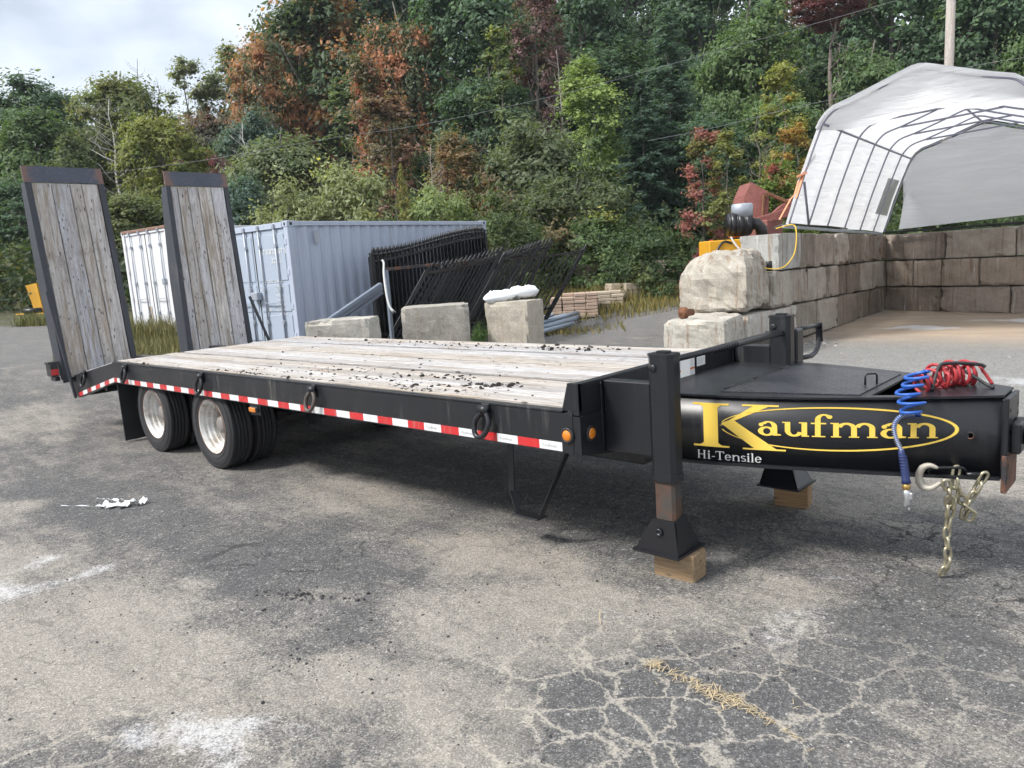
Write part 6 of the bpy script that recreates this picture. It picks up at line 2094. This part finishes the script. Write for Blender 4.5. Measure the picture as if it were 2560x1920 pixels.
# middle rank
tree('maple_tree', 'yellow-green maple between the two ramps', 'broad', 385, 245, 250, 36, YG, (0.132, 0.170, 0.047), .5)
tree('maple_tree', 'green undergrowth tree just above the white container', 'broad', 330, 440, 270, 30, OG, YG, .35)
tree('birch_tree', 'pale slender birch with bare white limbs left of the yellow-green maple', 'dead', 262, 215, 80, 38, None, bark='birch')
tree('young_tree', 'loose grey-green young tree above the nearer ramp', 'tall', 150, 330, 150, 33, (0.142, 0.173, 0.094), OG, .4)
tree('dark_tree', 'dark green tree behind the nearer ramp', 'broad', 30, 420, 270, 35, DG, MG, .3)
tree('red_shrub', 'small maroon shrub between the ramps and the willows', 'bush', 545, 360, 110, 33, MAR, (0.245, 0.057, 0.094), .4, cb=.3, cat='shrub')
tree('willow_tree', 'broad grey-green willow behind the farther ramp', 'broad', 690, 285, 330, 31, GG, (0.113, 0.151, 0.076), .5)
tree('dark_tree', 'dark green tree low behind the farther ramp', 'broad', 585, 400, 190, 28, BG, DG, .4)
tree('red_tree', 'young maple with bright orange-red top above the pale willows', 'tall', 915, 150, 170, 34, (0.177, 0.165, 0.100), (0.472, 0.189, 0.130), .56)
tree('dying_tree', 'pinkish brown half-bare tree above the pale willows', 'sparse', 965, 205, 260, 30, (0.283, 0.177, 0.153), (0.177, 0.153, 0.106), .5, cb=.15)
tree('brown_tree', 'orange-brown young tree behind the container end', 'tall', 1130, 335, 180, 28, (0.201, 0.177, 0.106), (0.307, 0.189, 0.106), .55)
tree('green_tree', 'dull green tree in the gap between willow and big shrub', 'broad', 1080, 350, 210, 31, (0.085, 0.132, 0.060), BRN_, .4)
tree('lime_tree', 'bright yellow-green young tree near the middle of the slope', 'tall', 1475, 140, 200, 31, (0.28, 0.36, 0.12), (0.153, 0.212, 0.094), .5, cb=.2)
tree('fir_tree', 'tall blue-green fir with a bare lower trunk', 'conifer', 1665, 10, 330, 30, BG, (0.080, 0.136, 0.096), .5, cb=.22, bcol=(.15, .14, .14))
tree('fir_tree', 'second blue-green fir, left of the tall one', 'conifer', 1600, 190, 250, 28.5, (.075, .125, .10), (.12, .17, .13), .4, cb=.2, bcol=(.15, .14, .14))
tree('maple_tree', 'mid green maple behind the birches', 'broad', 1950, 180, 300, 30, MG, YG, .3)
tree('dark_tree', 'dark tree between firs and red maple', 'broad', 1780, 250, 260, 29, DG, MG, .3)
tree('bare_tree', 'thin grey bare trunk rising among the willows left of centre', 'dead', 600, 275, 60, 32, None, bcol=(.36, .33, .31))
tree('bare_tree', 'grey bare trunk below the maroon treetop', 'dead', 1392, 90, 60, 35, None, bcol=(.33, .31, .29))
tree('bare_tree', 'thin pale bare stem left of the big olive shrub', 'dead', 1068, 330, 50, 26, None, bcol=(.36, .33, .31))
tree('green_tree', 'loose yellow-green young tree before the dark maple at the upper edge', 'sparse', 1240, 60, 240, 35, (0.165, 0.212, 0.106), YG, .4, cb=.1)
tree('green_tree', 'loose mid green young tree under the orange crown top', 'sparse', 860, 170, 240, 36, (0.142, 0.183, 0.100), OG, .4, cb=.1)
# near rank
tree('willow_shrub', 'pale willow shrub above the container doors, left one', 'bush', 700, 415, 290, 24, PW, (0.189, 0.227, 0.094), .45, cb=.05, cat='shrub', group='willow shrubs behind the container')
tree('willow_shrub', 'tallest pale yellowish willow shrub behind the container', 'bush', 855, 355, 330, 24.5, PW, (0.359, 0.359, 0.132), .4, cb=.05, cat='shrub', group='willow shrubs behind the container')
tree('willow_shrub', 'pale willow shrub at the right part of the container roof', 'bush', 1085, 395, 280, 23.5, (0.255, 0.312, 0.132), YG, .4, cb=.05, cat='shrub', group='willow shrubs behind the container')
tree('young_larch', 'young yellowish larch between the pale willows', 'conifer', 1000, 400, 100, 23, (0.264, 0.255, 0.094), (0.321, 0.264, 0.094), .4, cb=.05)
tree('alder_shrub', 'big dark olive shrub beyond the container end', 'bush', 1330, 235, 420, 26, (0.147, 0.177, 0.100), (0.236, 0.147, 0.100), .42, cb=.02, cat='shrub')
tree('alder_shrub', 'dark olive shrub above the leaning gates', 'bush', 1430, 370, 400, 23.5, (0.124, 0.153, 0.077), (0.201, 0.153, 0.083), .40, cb=.0, cat='shrub')
tree('alder_shrub', 'dark green shrub directly behind the container end and gates', 'bush', 1260, 450, 300, 21.5, (0.104, 0.142, 0.057), YG, .35, cb=.0, cat='shrub')
tree('leafy_shrub', 'broad-leaved green shrub behind the paver stacks', 'bush', 1500, 500, 300, 22.5, MG, (0.264, 0.264, 0.076), .35, cb=.0, cat='shrub')
tree('leafy_shrub', 'dark green shrub between pavers and boulder block', 'bush', 1625, 520, 280, 20.5, (0.076, 0.123, 0.053), OG, .4, cb=.0, cat='shrub')
tree('red_maple', 'slender maple with pink-red leaves left of the birches', 'sparse', 1752, 295, 170, 22.5, (0.401, 0.165, 0.153), (0.201, 0.189, 0.071), .52, cb=.12)
tree('yellow_shrub', 'yellow-green sapling under the pink-red maple', 'sparse', 1815, 320, 190, 22, (0.224, 0.236, 0.083), (0.307, 0.201, 0.083), .4, cb=.08)
tree('birch_tree', 'taller white birch with thin yellow-green leaves beside the shelter', 'sparse', 1955, 125, 190, 23, (0.283, 0.293, 0.094), YEL, .4, cb=.3, bark='birch')
tree('birch_tree', 'smaller white birch with bare forked top beside the shelter', 'dead', 1893, 250, 60, 22.6, None, bark='birch')
tree('orange_maple', 'small orange-yellow maple at the shelter edge', 'sparse', 1990, 285, 150, 22, (0.425, 0.260, 0.083), (0.236, 0.212, 0.071), .5, cb=.2)
tree('green_sapling', 'green and red sapling behind the rust-red bucket', 'tall', 1935, 400, 190, 21.5, (0.160, 0.227, 0.057), RED, .4, cb=.0)
tree('red_shrub', 'low dark red shrub behind the boulder block', 'bush', 1745, 610, 110, 19.5, (0.283, 0.041, 0.057), (0.113, 0.132, 0.047), .35, cb=.0, cat='shrub')
tree('leafy_shrub', 'dark shrub seen under the shelter curtain', 'bush', 2330, 470, 420, 23, (0.076, 0.123, 0.047), OG, .4, cb=.0, cat='shrub')
tree('leafy_shrub', 'dark shrub behind the corner of the block walls', 'bush', 2080, 420, 260, 22, (0.085, 0.132, 0.047), YG, .35, cb=.0, cat='shrub')
tree('leafy_shrub', 'green weed bush left of the yellow attachment', 'bush', 20, 600, 190, 29, (0.142, 0.179, 0.057), OG, .4, cb=.0, cat='shrub')
tree('leafy_shrub', 'green bush growing between the ramps and the white container', 'bush', 190, 520, 200, 30, (0.094, 0.142, 0.047), OG, .4, cb=.0, cat='shrub')
tree('leafy_shrub', 'small leafy weed between the two larger concrete blocks', 'bush', 1195, 770, 60, 12.4, (0.094, 0.160, 0.047), YG, .3, cb=.0, cat='shrub')

# undergrowth on the slope, one mass
def undergrowth():
    rg = np.random.RandomState(77); P = []; n = 90000
    q = rg.uniform(-36, 26, n); w = rg.uniform(26, 60, n) ** 1.0
    x = CAM[0] - .685 * w + .729 * q * w / 30; y = CAM[1] + .729 * w + .685 * q * w / 30
    z = terrain(x, y) + rg.uniform(0, 1, n) ** 1.5 * 2.2
    P = np.stack([x, y, z], 1); N = unit(rg.normal(0, .6, (n, 3)) + np.array([.25, -.4, .7]))
    V, F_ = leaves(P, N, .25, rg, .6, .2)
    o = new_obj('undergrowth', arr_mesh('undergrowth', V, F_, {'tone': np.clip(rg.normal(.4, .18, n), 0, 1)}), MAT['leaf'], color=(.045, .07, .028))
    o['tip'] = [.10, .10, .035]; o['turn'] = .35
    tag(o, 'dark leafy undergrowth covering the slope beneath the trees', 'undergrowth', kind='stuff')


undergrowth()


def grass(name, lab, spots, seed, tint=(1, 1, 1), wid=.008):
    rg = np.random.RandomState(seed); Ps = []; Hs = []
    for (u, v, d, sx, sy, n, h) in spots:
        c = at(u, v, d)
        a = np.clip(rg.normal(0, sx, n), -1.7 * sx, 1.7 * sx); b = np.clip(rg.normal(0, sy, n), -1.7 * sy, 1.7 * sy)
        x = c[0] + _R0[0] * a - math.sin(YAW) * b; y = c[1] + _R0[1] * a + math.cos(YAW) * b
        Ps.append(np.stack([x, y, terrain(x, y) - .01], 1)); Hs.append(h * rg.uniform(.4, 1.15, n))
    P = np.concatenate(Ps); H = np.concatenate(Hs); n = len(P)
    a = rg.uniform(0, 6.283, n); lean = rg.normal(0, .28, (n, 2)) * H[:, None]
    wv = np.stack([np.cos(a), np.sin(a), np.zeros(n)], 1) * (wid * rg.uniform(.6, 1.5, n))[:, None]
    m1 = P + np.stack([lean[:, 0] * .35, lean[:, 1] * .35, H * .6], 1); tp = P + np.stack([lean[:, 0], lean[:, 1], H], 1)
    V = np.stack([P - wv, P + wv, m1 + wv * .7, m1 - wv * .7, tp], 1).reshape(-1, 3)
    b0 = np.arange(n)[:, None] * 5
    F_ = np.concatenate([b0 + np.array([[0, 1, 2]]), b0 + np.array([[0, 2, 3]]), b0 + np.array([[3, 2, 4]])], 0)
    tone = np.tile(np.clip(rg.normal(.5, .25, n), 0, 1), 3)
    o = new_obj(name, arr_mesh(name, V, F_, {'tone': tone}), MAT['grass'], color=tint); tag(o, lab, 'grass', kind='stuff')


grass('grass', 'tall yellow-green grass behind the trailer below the white container', [(400, 850, 15.5, .9, .7, 5200, .42), (340, 870, 14.5, .5, .6, 2000, .36), (465, 850, 14.5, .5, .7, 1800, .36), (370, 840, 18.6, 1.0, .35, 2600, .6)], 1)
grass('grass', 'weeds and grass at the left edge of the yard', [(110, 850, 23, .35, .25, 700, .4), (60, 790, 30, 1.4, .4, 2000, .5), (20, 700, 33, 2.5, 2, 3800, .8), (90, 650, 36, 3, 3, 3000, .9)], 2, (.9, 1, .9), .011)
grass('grass', 'dry grass around the paver stacks', [(1560, 745, 21.5, 1.6, .8, 3400, .4), (1660, 730, 21, .8, .8, 2600, .5), (1470, 770, 19.5, 1.2, .5, 1800, .25), (1440, 720, 24, 2.2, .8, 2600, .6), (1390, 800, 17.5, .9, .3, 700, .18), (1620, 770, 19, .7, .4, 900, .22)], 3, (1.1, 1, .8))
grass('grass', 'thin weeds at the feet of the concrete blocks', [(1185, 850, 12.3, .12, .15, 160, .4), (1260, 860, 12.0, .35, .1, 120, .12), (1070, 860, 12.0, .3, .1, 90, .14)], 4, (.9, 1.1, .8), .005)
# ------------------------------------------------------------------ damp air between the yard and the slope
def haze():
    m = MB(); m.box(-155, 95, -65, 165, -1.5, 60)
    g = G('damp air'); nt = g.nt
    nt.nodes.remove(g.b)
    v = nt.nodes.new('ShaderNodeVolumePrincipled')
    v.inputs['Color'].default_value = (.82, .89, 1.0, 1)
    v.inputs['Density'].default_value = .0004
    nt.links.new(v.outputs[0], g.out.inputs['Volume'])
    o = m.build('haze', g.m); tag(o, 'thin damp haze lying over the yard and the wooded slope', 'haze', kind='stuff')


haze()
